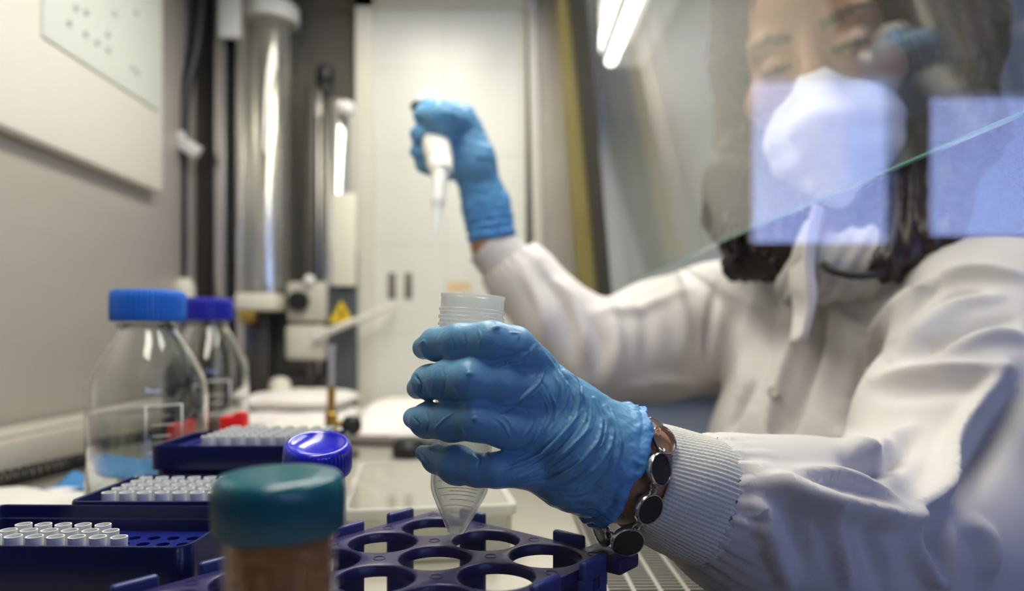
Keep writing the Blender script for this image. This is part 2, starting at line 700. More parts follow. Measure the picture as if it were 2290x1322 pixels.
def bx(lo, hi, bev=0., seg=2):
    lo, hi = np.array(lo, float), np.array(hi, float)
    return MB().box((lo + hi) / 2, hi - lo, None, bev, seg)


def cbx(x0, x1, y0, y1, z0, z1, bev=0.):
    """box given relative to the camera height"""
    return bx((x0, y0, z0 + CZ), (x1, y1, z1 + CZ), bev)


def X(px, d):
    return (px - VX) / F * d


def Z(py, d):
    return (VY - py) / F * d


# ------------------------------------------------------------------ room shell
struct('floor', bx((-1.3, -3.1, -.06), (4.6, 3.9, 0)), M['grey_floor'])
struct('ceiling', bx((-1.3, -3.1, 2.75), (4.6, 3.9, 2.8)), M['ceiling'])
struct('wall_far', bx((-1.3, 3.8, 0), (4.6, 3.86, 2.75)), M['room_wall'])
struct('wall_right', bx((4.5, -3.1, 0), (4.56, 3.8, 2.75)), M['room_blue'])
struct('wall_rear', bx((-1.3, -3.06, 0), (-1.24, 3.8, 2.75)), M['room_dark'])
# wall behind the camera with two blinded windows and an added third one for blue fill
WY = -2.9
w1 = (X(1684, 3.0), X(2008, 3.0), Z(545, 3.0) + CZ, Z(168, 3.0) + CZ)
w2 = (X(2082, 3.0), X(2420, 3.0), Z(528, 3.0) + CZ, Z(207, 3.0) + CZ)
nb = MB()
w_fill = (2.78, 4.25, 1.15, 2.35)  # made-up window out of view, added to throw more blue light on the sleeve
xs = [-1.3, w1[0], w1[1], w2[0], w2[1], w_fill[0], w_fill[1], 4.56]
for i in (0, 2, 4, 6):
    nb.box(((xs[i] + xs[i + 1]) / 2, WY - .06, 1.375), (xs[i + 1] - xs[i], .12, 2.75))
for w in (w1, w2, w_fill):
    nb.box(((w[0] + w[1]) / 2, WY - .06, w[2] / 2), (w[1] - w[0], .12, w[2]))
    nb.box(((w[0] + w[1]) / 2, WY - .06, (w[3] + 2.75) / 2), (w[1] - w[0], .12, 2.75 - w[3]))
struct('wall_near', nb, M['room_dark'])
for i, w in enumerate((w1, w2, w_fill)):  # the last one is the added fill source, built like the other two
    wo = struct('window_%d' % (i + 2), MB().box(((w[0] + w[1]) / 2, WY - .10, (w[2] + w[3]) / 2), (w[1] - w[0], .01, w[3] - w[2])), M['sky'])
    sl = MB()
    n = int((w[3] - w[2]) / .0175)
    tilt = np.array([[1, 0, 0], [0, math.cos(.45), -math.sin(.45)], [0, math.sin(.45), math.cos(.45)]])
    for k in range(n):
        sl.box(((w[0] + w[1]) / 2, WY - .05, w[2] + .0175 * (k + .5)), (w[1] - w[0] - .004, .016, .0008), tilt)
    ob('venetian_blind', sl, M['slat'], wo)

# ------------------------------------------------------------------ cabinet shell
XL = -.52
DE = 1.20
struct('wall_left', cbx(XL - .02, XL, .05, DE + .02, -.17, .64), M['steel_wall'])
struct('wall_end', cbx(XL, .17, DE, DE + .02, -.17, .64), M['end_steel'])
struct('ceiling_hood', cbx(XL - .02, .12, .05, DE + .02, .62, .64), M['steel'])
struct('trim_base', cbx(XL - .02, .20, .05, DE + .02, -1.062, -.168), M['steel'])
struct('window_1', cbx(XL - .02, .30, .05, .055, -.14, .64), M['pane'])

deck = ob('work_surface', cbx(XL, .0555, .058, DE - .002, -.150, -.142, .0015), M['deck'], None, P(-.2, .6, -.150))
tag(deck, 'pale steel work surface the bottles, boxes and tube rack stand on', 'work surface')

# slotted front grille
g = MB()
xb, yb, bars = [], [], 8
pitch_x, slot_x, py_, sy_ = .015, .0124, .0048, .0034
ys = np.arange(.10, DE - .02, py_)
xcuts = [.0565]
for k in range(bars):
    xcuts += [.0565 + pitch_x * k + (pitch_x - slot_x), .0565 + pitch_x * (k + 1)]
xcuts.append(.195)
ycuts = [.058]
for y in ys:
    ycuts += [y, y + sy_]
ycuts.append(DE - .002)
nx, ny = len(xcuts), len(ycuts)
gv = [(x, y, SURF) for x in xcuts for y in ycuts]
gf = []
for i in range(nx - 1):
    for j in range(ny - 1):
        hole = (i % 2 == 1) and (j % 2 == 1) and i < nx - 2 and j < ny - 2
        if not hole:
            gf.append((i * ny + j, (i + 1) * ny + j, (i + 1) * ny + j + 1, i * ny + j + 1))
gr = thing('front_grille', P(.12, .6, -.155), 'slotted steel front air grille running under the near gloved wrist', 'grille')
go = link('slotted_plate', gv, gf, M['grille'], gr, None, False)
sm = go.modifiers.new('thick', 'SOLIDIFY')
sm.thickness = .0014
sm.offset = -1
ob('lower_tray', cbx(.0565, .195, .06, DE - .004, -.1665, -.156), M['dark_steel'], gr)

# sliding sash
sx0, sz0, sx1, sz1 = .212, .0905, .1365, .615


def slab(x0, z0, x1, z1, y0, y1, t):
    n = nrm((z1 - z0, 0, -(x1 - x0))) * t
    v = []
    for y in (y0, y1):
        for (x, z) in ((x0, z0), (x1, z1)):
            v += [P(x, y, z), P(x, y, z) + n]
    f = [(0, 1, 3, 2), (4, 6, 7, 5), (0, 4, 5, 1), (2, 3, 7, 6), (0, 2, 6, 4), (1, 5, 7, 3)]
    return MB().add(v, f)


sash = thing('sliding_sash', P(sx0, .6, sz0), 'tilted glass front sash whose lower edge crosses below the masked face', 'glass sash')
ob('glass_pane', slab(sx0, sz0 + .0012, sx1, sz1, .062, 1.16, .005), M['sash'], sash)
ob('polished_edge', slab(sx0, sz0, sx0 - .0002, sz0 + .0012, .062, 1.16, .005), M['sash_edge'], sash)['label'] = 'green tinted cut edge of the glass'

# jamb and seals of the sash at the far end: slanted bars


def slant(px0, px1, qx0, qx1, d, th, y0=-30, y1=720):
    """bar seen between px0..px1 at photo row 0 and qx0..qx1 at row 650, th deep"""
    V = []
    for yy in (y0, y1):
        t = yy / 650
        a, b = px0 + (qx0 - px0) * t, px1 + (qx1 - px1) * t
        V += [at(a, yy, d), at(b, yy, d), at(b, yy, d) + (0, th, 0), at(a, yy, d) + (0, th, 0)]
    return MB().add(V, [(0, 1, 5, 4), (1, 2, 6, 5), (2, 3, 7, 6), (3, 0, 4, 7), (0, 3, 2, 1), (4, 5, 6, 7)])


struct('trim_1', slant(1196, 1250, 1215, 1300, 1.165, .03, -80, 960), mat('jamb_steel', (.44, .41, .36), .35, .4, noise=.1, nscale=14))
struct('trim_2', slant(1180, 1198, 1196, 1217, 1.160, .03, -80, 960), mat('jamb_edge', (.58, .56, .50), .4, .2))
struct('trim_3', slant(1246, 1276, 1294, 1338, 1.130, .03, -80, 700), M['olive'])
struct('trim_4', slant(1274, 1312, 1335, 1368, 1.125, .035, -80, 690), M['olive_dark'])

# white door in the end of the cabinet
d1 = struct('door_1', cbx(X(838, 1.19), X(1176, 1.19), 1.185, 1.198, -.15, Z(22, 1.19)), M['white_panel'], P(-.1, 1.19, -.15))
ob('door_frame', cbx(X(797, 1.18), X(836, 1.18), 1.172, 1.198, -.142, .61).box(
    P((X(797, 1.18) + X(1184, 1.18)) / 2, 1.185, Z(-8, 1.18)), (X(1184, 1.18) - X(797, 1.18), .026, .040)), M['cream'], d1)
for a in (876, 913):
    ob('slot', cbx(X(a - 9, 1.183), X(a + 9, 1.183), 1.1835, 1.186, Z(668, 1.18), Z(610, 1.18), .002), mat('slot_grey', (.17, .155, .13), .5), d1)
ob('sticker', cbx(X(1000, 1.183), X(1052, 1.183), 1.184, 1.186, Z(650, 1.18), Z(630, 1.18)), M['sticker'], d1)

# ------------------------------------------------------------------ cabinet lamp (source of the light inside)
lampf = thing('ceiling_lamp', P(-.12, .55, .62), 'twin tube lamp under the cabinet roof', 'lamp')
ob('lamp_housing', cbx(-.20, -.04, .10, 1.06, .598, .6195, .004), M['white'], lampf)
for s in (-.155, -.085):
    ob('lamp_tube', MB().tube([P(s, .12, .585), P(s, .6, .585), P(s, 1.04, .585)], .011, 14), M['cablamp'], lampf)


def area(name, loc, size, power, color, direction, shape='RECTANGLE'):
    l = bpy.data.lights.new(name, 'AREA')
    l.shape = shape
    l.size, l.size_y = size
    l.energy = power
    l.color = color
    o = bpy.data.objects.new(name, l)
    o.location = loc
    o.rotation_euler = Vector(direction).to_track_quat('-Z', 'Y').to_euler()
    COL.objects.link(o)
    return o


area('cabinet_light', P(-.12, .56, .568), (.15, .92), 6.2, (1, .94, .82), (0, 0, -1))

# fluorescent fixture hanging in the room behind the sash
rl = thing('fluorescent_lamp', (.45, 2.2, 2.26), 'glowing fluorescent lamp hanging in the room, seen through the sash', 'lamp')
ob('lamp_housing', bx((.36, 1.2, 2.35), (.56, 3.05, 2.40), .01), M['white'], rl)
ob('reflector', bx((.335, 1.2, 2.32), (.39, 3.22, 2.345), .008), mat('reflector_white', (.8, .8, .76), .3), rl)
for s, r__ in ((.420, .024), (.476, .024)):
    ob('lamp_tube', MB().tube([(s, 1.22, 2.28), (s, 2.2, 2.28), (s, 3.02, 2.28)], r__, 16), M['lamp'], rl)
ob('unlit_tube', MB().tube([(.418, 1.22, 2.225), (.418, 2.2, 2.225), (.418, 3.05, 2.225)], .017, 16), M['white'], rl)
for y in (1.5, 2.8):
    ob('hanger', MB().tube([(.46, y, 2.40), (.46, y, 2.6), (.46, y, 2.75)], .006, 8), M['steel'], rl)
area('room_light', (.46, 1.6, 2.2), (.25, 2.6), 34, (1, .97, .9), (0, 0, -1))

# lab bench far behind the arm
bn = thing('lab_bench', (1.1, 2.7, 0), 'blue-grey lab bench standing in the room below the raised sleeve', 'bench')
ob('bench_top', bx((.30, 2.3, .86), (2.0, 3.1, .90), .006), mat('bench_top_blue', (.42, .47, .56), .5), bn)
ob('bench_body', bx((.34, 2.35, .0), (1.96, 3.08, .86)), mat('bench_grey_blue', (.34, .38, .46), .5), bn)
# tall locker behind the person
lk = thing('tall_locker', (1.37, 1.62, 0), 'tall blue-grey locker standing behind the dark hair', 'locker')
ob('locker_body', bx((.84, 1.55, 0), (1.9, 1.95, 2.1), .006), M['room_blue'], lk)
ob('locker_door', bx((.86, 1.54, .06), (1.36, 1.552, 2.06), .003), mat('locker_door_blue', (.075, .105, .165), .4), lk)
ob('locker_door', bx((1.38, 1.54, .06), (1.88, 1.552, 2.06), .003), bpy.data.materials['locker_door_blue'], lk)

# ------------------------------------------------------------------ left wall: switch panel
sp = thing('switch_panel', P(XL, .75, .208), 'cream control panel with a pale green plate on the left wall', 'panel')
ob('panel_body', cbx(XL, XL + .022, .45, 1.005, .208, .60, .008), M['beige'], sp)
ob('cover_plate', cbx(XL + .021, XL + .0255, .735, .985, .322, .60, .003), M['pale'], sp)
for (px, py) in ((165, 18), (188, 28), (150, 52), (187, 76), (213, 95), (237, 78), (238, 112), (300, 28), (252, 30), (292, 150), (302, 162)):
    yy = -XL * F / (VX - px) * .955
    zz = Z(py, yy)
    if .745 < yy < .975 and zz > .335:
        ob('button', MB().lathe([(.0036, 0), (.0036, .002), (.003, .0026)], 14, P(XL + .0253, yy, zz), np.array([[0, 0, 1], [0, 1, 0], [-1, 0, 0.]])),
           mat('button_grey', (.52, .54, .48), .5), sp)
ob('pilot_light', MB().lathe([(.006, 0), (.006, .002), (.004, .004)], 16, P(XL + .0253, .84, .595), np.array([[0, 0, 1], [0, 1, 0], [-1, 0, 0.]])),
   mat('amber_lens', (.6, .34, .05), .3), sp)

# corner: rail, hose, clip
tag(ob('corner_rail', cbx(X(438, 1.17), X(484, 1.17), 1.155, DE, -.142, .618, .003), mat('rail_dark', (.055, .048, .04), .4, .4, noise=.2), None, P(X(460, 1.17), 1.18, -.142)),
    'dark brown metal rail standing upright in the far left corner', 'rail')
hz = spline([at(452, -40, 1.12), at(440, 90, 1.12), at(412, 230, 1.11), at(404, 400, 1.11), at(404, 560, 1.11), at(402, 640, 1.11), at(402, 960, 1.12)], 40)
tag(ob('rubber_hose', MB().tube(hz, .0095, 14), M['black'], None, hz[-1]), 'black rubber hose running down the far left corner', 'hose')
cl = thing('hose_clip', at(422, 345, 1.10), 'small white clip on the black hose in the corner', 'clip')
ob('clip_body', MB().box(at(424, 330, 1.095), (.034, .02, .022), rotz(0) @ np.array([[.85, 0, .52], [0, 1, 0], [-.52, 0, .85]]), .004), M['white'], cl)
ob('clip_tab', MB().box(at(404, 308, 1.095), (.014, .012, .02), None, .003), M['white'], cl)
fb = thing('hose_fitting', at(410, 640, 1.11), 'cream hose fitting at the foot of the black hose behind the blue caps', 'fitting')
ob('fitting_body', MB().lathe([(.016, -.03), (.018, -.02), (.018, .0), (.013, .006), (.013, .012)], 24, at(410, 640, 1.09)), M['ivory'], fb)

# ------------------------------------------------------------------ gauge columns on the end wall
gc = thing('acrylic_column', P(X(565, 1.15), 1.16, -.1), 'tall clear column with a bright steel cylinder, nearest the far left corner', 'gas column', 'columns on the end wall')
ob('steel_cylinder', MB().lathe([(.030, Z(652, 1.15)), (.030, Z(20, 1.15)), (.024, Z(5, 1.15)), (.024, .615)], 48, P(X(596, 1.15), 1.16, 0)), M['chrome'], gc)
ob('guide_rail', cbx(X(484, 1.14), X(508, 1.14), 1.13, 1.198, -.14, .615, .002), M['steel'], gc)
ob('guide_rail', cbx(X(538, 1.14), X(556, 1.14), 1.12, 1.198, -.14, .615, .002), M['chrome'], gc)
ob('dark_back', cbx(X(508, 1.18), X(540, 1.18), 1.18, 1.198, -.14, Z(88, 1.18)), M['dark_steel'], gc)
ob('acrylic_sleeve', MB().lathe([(.042, Z(654, 1.14)), (.042, .61), (.0395, .61), (.0395, Z(654, 1.14))], 48, P(X(592, 1.15), 1.152, 0), close=True), M['acrylic'], gc)
ob('top_cap', MB().lathe([(.046, Z(40, 1.13)), (.046, Z(4, 1.13)), (.040, Z(-4, 1.13))], 40, P(X(600, 1.14), 1.155, 0)), M['white'], gc)
ob('name_plate', cbx(X(490, 1.12), X(538, 1.12), 1.115, 1.129, Z(86, 1.12), Z(-20, 1.12), .003), M['white'], gc)
ob('base_block', cbx(X(522, 1.10), X(616, 1.10), 1.10, 1.198, Z(694, 1.10), Z(654, 1.10), .006), M['ivory'], gc)
ob('valve', cbx(X(528, 1.09), X(562, 1.09), 1.10, 1.14, Z(722, 1.09), Z(694, 1.09), .004), M['brass'], gc)
ob('lower_stem', cbx(X(545, 1.15), X(600, 1.15), 1.15, 1.19, -.142, Z(690, 1.15), .004), M['dark_steel'], gc)

g2 = thing('steel_column', P(X(750, 1.15), 1.165, -.1), 'shorter steel column with a dark knob beside the white door', 'gas column', 'columns on the end wall')
ob('steel_cylinder', MB().lathe([(.028, Z(640, 1.15)), (.028, Z(236, 1.15)), (.022, Z(222, 1.15))], 40, P(X(752, 1.15), 1.165, 0)), M['chrome'], g2)
ob('side_rail', cbx(X(680, 1.15), X(703, 1.15), 1.15, 1.198, -.14, Z(186, 1.15), .003), M['dark_steel'], g2)
ob('back_plate', cbx(X(703, 1.18), X(718, 1.18), 1.175, 1.198, -.14, Z(200, 1.18), .003), M['steel'], g2)
ob('top_knob', MB().lathe([(.006, Z(200, 1.15)), (.006, Z(176, 1.15)), (.014, Z(172, 1.15)), (.015, Z(150, 1.15)), (.010, Z(142, 1.15))], 24, P(X(722, 1.15), 1.165, 0)), M['black'], g2)
ob('white_boss', MB().sphere(at(776, 244, 1.13), .014, 18, 12), M['white'], g2)
ob('pale_plate', cbx(X(744, 1.13), X(796, 1.13), 1.128, 1.138, Z(640, 1.13), Z(432, 1.13), .003), M['ivory'], g2)
ob('dark_plate', cbx(X(728, 1.14), X(796, 1.14), 1.14, 1.160, Z(900, 1.14), Z(560, 1.14), .003), mat('slate_plate', (.07, .085, .09), .4), g2)
ob('lower_stem', cbx(X(726, 1.15), X(786, 1.15), 1.161, 1.19, -.142, Z(640, 1.15), .003), M['dark_steel'], g2)

ws = thing('warning_sign', at(762, 722, 1.125), 'yellow warning triangle on the dark plate beside the white door', 'sign')
v = [at(734, 722, 1.122), at(792, 722, 1.122), at(763, 672, 1.122)]
ob('triangle', MB().add(v + [q + (0, .003, 0) for q in v], [(0, 1, 2), (5, 4, 3), (0, 3, 4, 1), (1, 4, 5, 2), (2, 5, 3, 0)]), M['yellow'], ws)
v = [at(766, 686, 1.121), at(757, 704, 1.121), at(764, 704, 1.121), at(760, 717, 1.121), at(770, 699, 1.121), at(763, 699, 1.121)]
ob('lightning_mark', MB().add(v, [(0, 1, 2, 5), (5, 2, 3, 4)]), M['black'], ws)

jb = thing('socket_box', at(685, 720, 1.14), 'cream socket box with a round black knob on the end wall', 'socket')
ob('box_body', cbx(X(640, 1.13), X(730, 1.13), 1.13, 1.198, Z(720, 1.13), Z(630, 1.13), .006), mat('grey_cream', (.56, .54, .45), .45), jb)
ob('knob', MB().lathe([(.017, 0), (.017, .012), (.013, .017)], 24, at(670, 674, 1.13), np.array([[1, 0, 0], [0, 0, -1], [0, 1, 0.]])), M['black'], jb)
ob('white_button', MB().sphere(at(692, 628, 1.13), .010, 16, 10), M['white'], jb)
jb2 = thing('junction_box', at(680, 806, 1.14), 'plain cream junction box below the knobbed socket box', 'socket')
ob('box_body', cbx(X(636, 1.12), X(726, 1.12), 1.12, 1.198, Z(806, 1.12), Z(727, 1.12), .007), mat('grey_cream_plain', (.62, .60, .51), .45), jb2)
ob('box_lid', cbx(X(642, 1.118), X(720, 1.118), 1.117, 1.122, Z(800, 1.12), Z(733, 1.12), .003), bpy.data.materials['grey_cream_plain'], jb2)

wt = spline([at(702, 756, 1.107), at(770, 727, 1.11), at(830, 704, 1.13), at(885, 684, 1.17)], 24)
tag(ob('white_tubing', MB().tube(wt, np.linspace(.0070, .0030, 24), 12), mat('dull_white_tubing', (.66, .64, .58), .5), None, wt[0]), 'thin white tube slanting up across the dark plate to the door', 'tube')

# dark conduit behind the boxes
tag(ob('floor_conduit', cbx(X(545, 1.19), X(800, 1.19), 1.165, 1.198, -.142, Z(838, 1.19), .004), M['dark_steel'], None, P(X(670, 1.19), 1.18, -.142)),
    'dark metal ledge along the foot of the end wall', 'ledge')

# ------------------------------------------------------------------ packets, burner and small things at the back
pk = mat('packet_paper', (.86, .82, .78), .6)
nt = pk.node_tree
tc = nt.nodes.new('ShaderNodeTexCoord')
br = nt.nodes.new('ShaderNodeTexBrick')
br.inputs['Color1'].default_value = (.87, .84, .80, 1)
br.inputs['Color2'].default_value = (.82, .60, .54, 1)
br.inputs['Mortar'].default_value = (.88, .86, .83, 1)
br.inputs['Scale'].default_value = 45
br.inputs['Mortar Size'].default_value = .05
br.inputs['Bias'].default_value = -.35
nt.links.new(tc.outputs['Object'], br.inputs['Vector'])
nt.links.new(br.outputs['Color'], nt.nodes['Principled BSDF'].inputs['Base Color'])


def packet(cx, cy, z0, sx, sy, sz, rz, seed, label):
    V = []
    n1, n2 = 26, 14
    for s in (1, -1):
        for i in range(n1):
            for j in range(n2):
                u, w = i / (n1 - 1) * 2 - 1, j / (n2 - 1) * 2 - 1
                V.append((u * sx / 2, w * sy / 2, s * sz / 2 * max(0, (1 - u ** 6) * (1 - w ** 6)) ** .5))
    V = np.array(V)
    top = np.arange(len(V)) < n1 * n2
    V[:, 2] += np.where(top, vnoise(V * [1, 1, 0], 14, seed) * .0022, 0)
    Fc = []
    for s in (0, 1):
        o = s * n1 * n2
        for i in range(n1 - 1):
            for j in range(n2 - 1):
                q = (o + i * n2 + j, o + (i + 1) * n2 + j, o + (i + 1) * n2 + j + 1, o + i * n2 + j + 1)
                Fc.append(q if s == 0 else q[::-1])
    c = P(cx, cy, z0 + sz / 2)
    V = V @ rotz(rz).T + c
    o = link('wrapped_packet', V, Fc, pk, None, P(cx, cy, z0))
    return tag(o, label, 'packet', 'white wrapped packets piled at the back')


packet(-.315, 1.055, -.142, .17, .17, .030, 2, 1, 'white wrapped packet at the bottom of the rear pile, left of the burner')
packet(-.312, 1.06, -.1118, .15, .13, .026, -4, 2, 'white wrapped packet on top of the rear pile, behind the burner')
packet(-.135, 1.085, -.142, .165, .15, .040, 4, 3, 'white wrapped packet with pink print at the foot of the white door')
packet(-.14, .925, -.142, .15, .12, .030, -8, 4, 'white wrapped packet lying nearest the gloved fingers')
packet(-.265, .885, -.142, .13, .10, .024, 6, 5, 'low white wrapped packet in front of the rear pile beside the red clip')
tag(ob('bottle_stopper', MB().lathe([(.017, 0), (.017, .008), (.014, .015), (.006, .019)], 24, P(X(626, 1.1), 1.1, -.0865)), M['ivory'], None, P(X(626, 1.1), 1.1, -.0865)),
    'round cream stopper lying on top of the wrapped packets', 'stopper')
tag(ob('black_cap', MB().lathe([(.020, 0), (.021, .012), (.016, .020), (.008, .022)], 24, P(X(916, .80), .80, -.142)), M['black'], None, P(X(916, .80), .80, -.142)),
    'round black cap lying beside the fingertips of the near glove', 'cap')

bu = thing('bunsen_burner', P(X(741, .80), .80, -.142), 'slim brass and glass burner with a black knob behind the blue cap', 'burner')
bc = P(X(741, .80), .80, -.142)
ob('burner_base', MB().lathe([(.032, 0), (.032, .006), (.012, .012), (.008, .02)], 32, bc), M['dark_steel'], bu)
ob('brass_barrel', MB().lathe([(.0062, .012), (.0062, .030), (.0075, .031), (.0075, .050), (.0048, .052), (.0048, .082)], 24, bc), M['brass'], bu)
ob('upper_tube', MB().lathe([(.0042, .082), (.0042, .126), (.0052, .127), (.0052, .131), (.0034, .131), (.0034, .082)], 24, bc, close=True), M['steel'], bu)
ob('gas_arm', MB().tube([bc + (.004, -.002, .040), bc + (.010, -.004, .039), bc + (.018, -.006, .038)], .0038, 12), M['brass'], bu)
ob('black_knob', MB().lathe([(.006, 0), (.011, .004), (.0115, .016), (.009, .019)], 24, bc + (.016, -.005, .038), axis_frame((.9, -.42, -.05))), M['black'], bu)

for i, (a, b, c_, lab) in enumerate(((488, 543, 924, 'red plastic clip standing at the foot of the dark blue capped bottle'),
                                     (374, 442, 950, 'low red plastic clip seen through the bright blue capped bottle'))):
    d = .635
    r_ = thing('red_clip', P(X((a + b) / 2, d), d, -.142), lab, 'clip', 'red clips behind the tip boxes')
    ob('clip_block', cbx(X(a, d), X(b, d), d, d + .018, -.142, Z(c_ + 9, d), .002), M['red'], r_)
    ob('clip_lug', cbx(X(a + (b - a) * .55, d), X(b, d), d + .001, d + .016, Z(c_ + 12, d), Z(c_, d), .002), M['red'], r_)

# left side: cream device, coil, paper, blue glove
dv = thing('cream_device', P(-.49, .82, -.142), 'long cream device lying along the foot of the left wall', 'device')
ob('device_body', cbx(-.515, -.462, .52, 1.02, -.142, -.098, .008), mat('device_cream', (.50, .47, .40), .5), dv)
ob('device_lid', cbx(-.512, -.470, .54, 1.0, -.099, -.093, .003), mat('device_lid', (.56, .53, .46), .45), dv)
ax = spline([P(-.452, .60, -.130), P(-.440, .68, -.130), P(-.428, .75, -.130), P(-.405, .83, -.130), P(-.385, .88, -.130), P(-.375, .93, -.130)], 400)
T = np.gradient(ax, axis=0)
T /= np.linalg.norm(T, axis=1)[:, None]
Nn = np.cross(T, (0, 0, 1.))
ph = np.linspace(0, 2 * PI * 46, 400 * 2)
ax2 = np.stack([np.interp(np.linspace(0, 1, 800), np.linspace(0, 1, 400), ax[:, k]) for k in range(3)], 1)
N2 = np.stack([np.interp(np.linspace(0, 1, 800), np.linspace(0, 1, 400), Nn[:, k]) for k in range(3)], 1)
hel = ax2 + .0062 * (np.cos(ph)[:, None] * N2 + np.sin(ph)[:, None] * np.array([0, 0, 1.]))
tag(ob('coiled_cable', MB().tube(hel, .0022, 6), M['coil'], None, hel[0]), 'black coiled cable winding from the cream device behind the bottle', 'cable')


def sheet(name, corners, n, amp, freq, seed, m, thick, label, cat):
    A, B, C, D = [np.asarray(c) for c in corners]
    V = []
    for i in range(n):
        for j in range(n):
            u, w = i / (n - 1), j / (n - 1)
            V.append((A * (1 - u) + B * u) * (1 - w) + (D * (1 - u) + C * u) * w)
    V = np.array(V)
    V[:, 2] += (vnoise(V * [1, 1, 0], freq, seed, 3) * .5 + .5) * amp
    Fc = [(i * n + j, (i + 1) * n + j, (i + 1) * n + j + 1, i * n + j + 1) for i in range(n - 1) for j in range(n - 1)]
    o = link(name, V, Fc, m, None, (A + B + C + D) / 4)
    md = o.modifiers.new('thick', 'SOLIDIFY')
    md.thickness = thick
    md.offset = 1
    return tag(o, label, cat)


sheet('paper_sheet', (P(-.455, .44, -.140), P(-.30, .46, -.140), P(-.345, .625, -.140), P(-.462, .60, -.140)), 24, .008, 9, 3, M['paper'], .0006,
      'rumpled white paper sheet lying left of the tip boxes', 'paper')
sheet('spare_glove', (P(-.41, .60, -.140), P(-.30, .600, -.140), P(-.295, .66, -.140), P(-.40, .70, -.140)), 40, .012, 22, 5, M['bluecloth'], .0006,
      'crumpled bright blue nitrile glove lying behind the near bottle', 'glove')

# ------------------------------------------------------------------ reagent bottles
def bottle(cx, cy, zs, capmat, label, level, seed):
    c = P(cx, cy, -.142)
    t = thing('reagent_bottle', c, label, 'bottle', 'screw capped glass bottles')
    outer = [(.036, .0008), (.0405, .002), (.043, .006), (.043, .098), (.0424, .105), (.0400, .112), (.0345, .124), (.0275, .136), (.0215, .1455),
             (.0193, .150), (.0188, .154), (.0188, .160), (.0200, .161), (.0200, .163), (.0188, .164), (.0188, .1735)]
    inner = [(.0168, .1735), (.0168, .153), (.0174, .1485), (.0195, .1445), (.0256, .1352), (.0326, .1232), (.0380, .1115), (.0404, .1045),
             (.0410, .098), (.0410, .0085), (.038, .0055), (.030, .0048)]
    ob('bottle_body', MB().lathe([(r, z * zs) for r, z in outer + inner], 72, c), M['glass'], t, None, 60)
    w = [(.030, .0052), (.0378, .0060), (.04085, .0088), (.04085, level), (.0400, level + .0002)]
    ob('liquid', MB().lathe([(r, z * zs) for r, z in w], 64, c), M['water'], t, None, 60)

    def rib(th, i):
        return (.0009 * np.clip(np.cos(th * 44) * 2.2, -1, 1)) if 1 <= i <= 4 else 0
    cap = [(.0252, .1525), (.0262, .1535), (.0262, .160), (.0262, .170), (.0258, .1745), (.0245, .1765), (.022, .1770), (.020, .1762), (.008, .1762)]
    ob('screw_cap', MB().lathe([(r, z * zs) for r, z in cap], 352, c, None, rib), capmat, t, None, 50)
    ob('pouring_ring', MB().lathe([(.0205, .1475), (.0222, .148), (.0222, .1505), (.0205, .151), (.0190, .151), (.0190, .1475)], 48,
                                  c * 1 + (0, 0, (zs - 1) * .15), close=True), M['glass'], t, None, 60)
    # white printed outline on the glass
    pr = MB()
    a0 = math.atan2(-cy, -cx)
    for (u0, u1, z0, z1) in ((-.3, .3, .090, .0912), (-.3, .3, .056, .0572), (-.3, -.28, .056, .0912), (.28, .3, .056, .0912), (-.2, .15, .076, .0768), (-.2, .1, .068, .0688)):
        n = 12
        V = []
        for k in range(n):
            a = a0 + .25 + u0 + (u1 - u0) * k / (n - 1)
            for z in (z0, z1):
                V.append(c + (.0432 * math.cos(a), .0432 * math.sin(a), z * zs))
        pr.add(V, [(2 * k, 2 * k + 2, 2 * k + 3, 2 * k + 1) for k in range(n - 1)])
    p = ob('printed_panel', pr, M['print'], t)
    s = p.modifiers.new('t', 'SOLIDIFY')
    s.thickness = .0002
    return t


bottle(X(332, .532), .532, 1.0, M['cap_blue'], 'clear glass bottle with a bright blue ribbed screw cap, half full of water', .081, 1)
bottle(X(464, .755), .755, 1.035, M['cap_dark'], 'clear glass bottle with an ultramarine screw cap, behind the bright blue capped one', .060, 2)

# ------------------------------------------------------------------ tip boxes


def rrect(w, d, r, n=6):
    out = []
    for (sx, sy, a0) in ((1, 1, 0), (-1, 1, 90), (-1, -1, 180), (1, -1, 270)):
        for k in range(n + 1):
            a = math.radians(a0 + 90 * k / n)
            out.append((sx * (w / 2 - r) + r * math.cos(a), sy * (d / 2 - r) + r * math.sin(a)))
    return np.array(out)


def loft_rings(rings, cap0=True, cap1=True):
    n = len(rings[0])
    V = np.concatenate(rings)
    Fc = []
    for i in range(len(rings) - 1):
        for k in range(n):
            k2 = (k + 1) % n
            Fc.append((i * n + k, i * n + k2, (i + 1) * n + k2, (i + 1) * n + k))
    if cap0: Fc.append(tuple(range(n))[::-1])
    if cap1: Fc.append(tuple((len(rings) - 1) * n + k for k in range(n)))
    return V, Fc


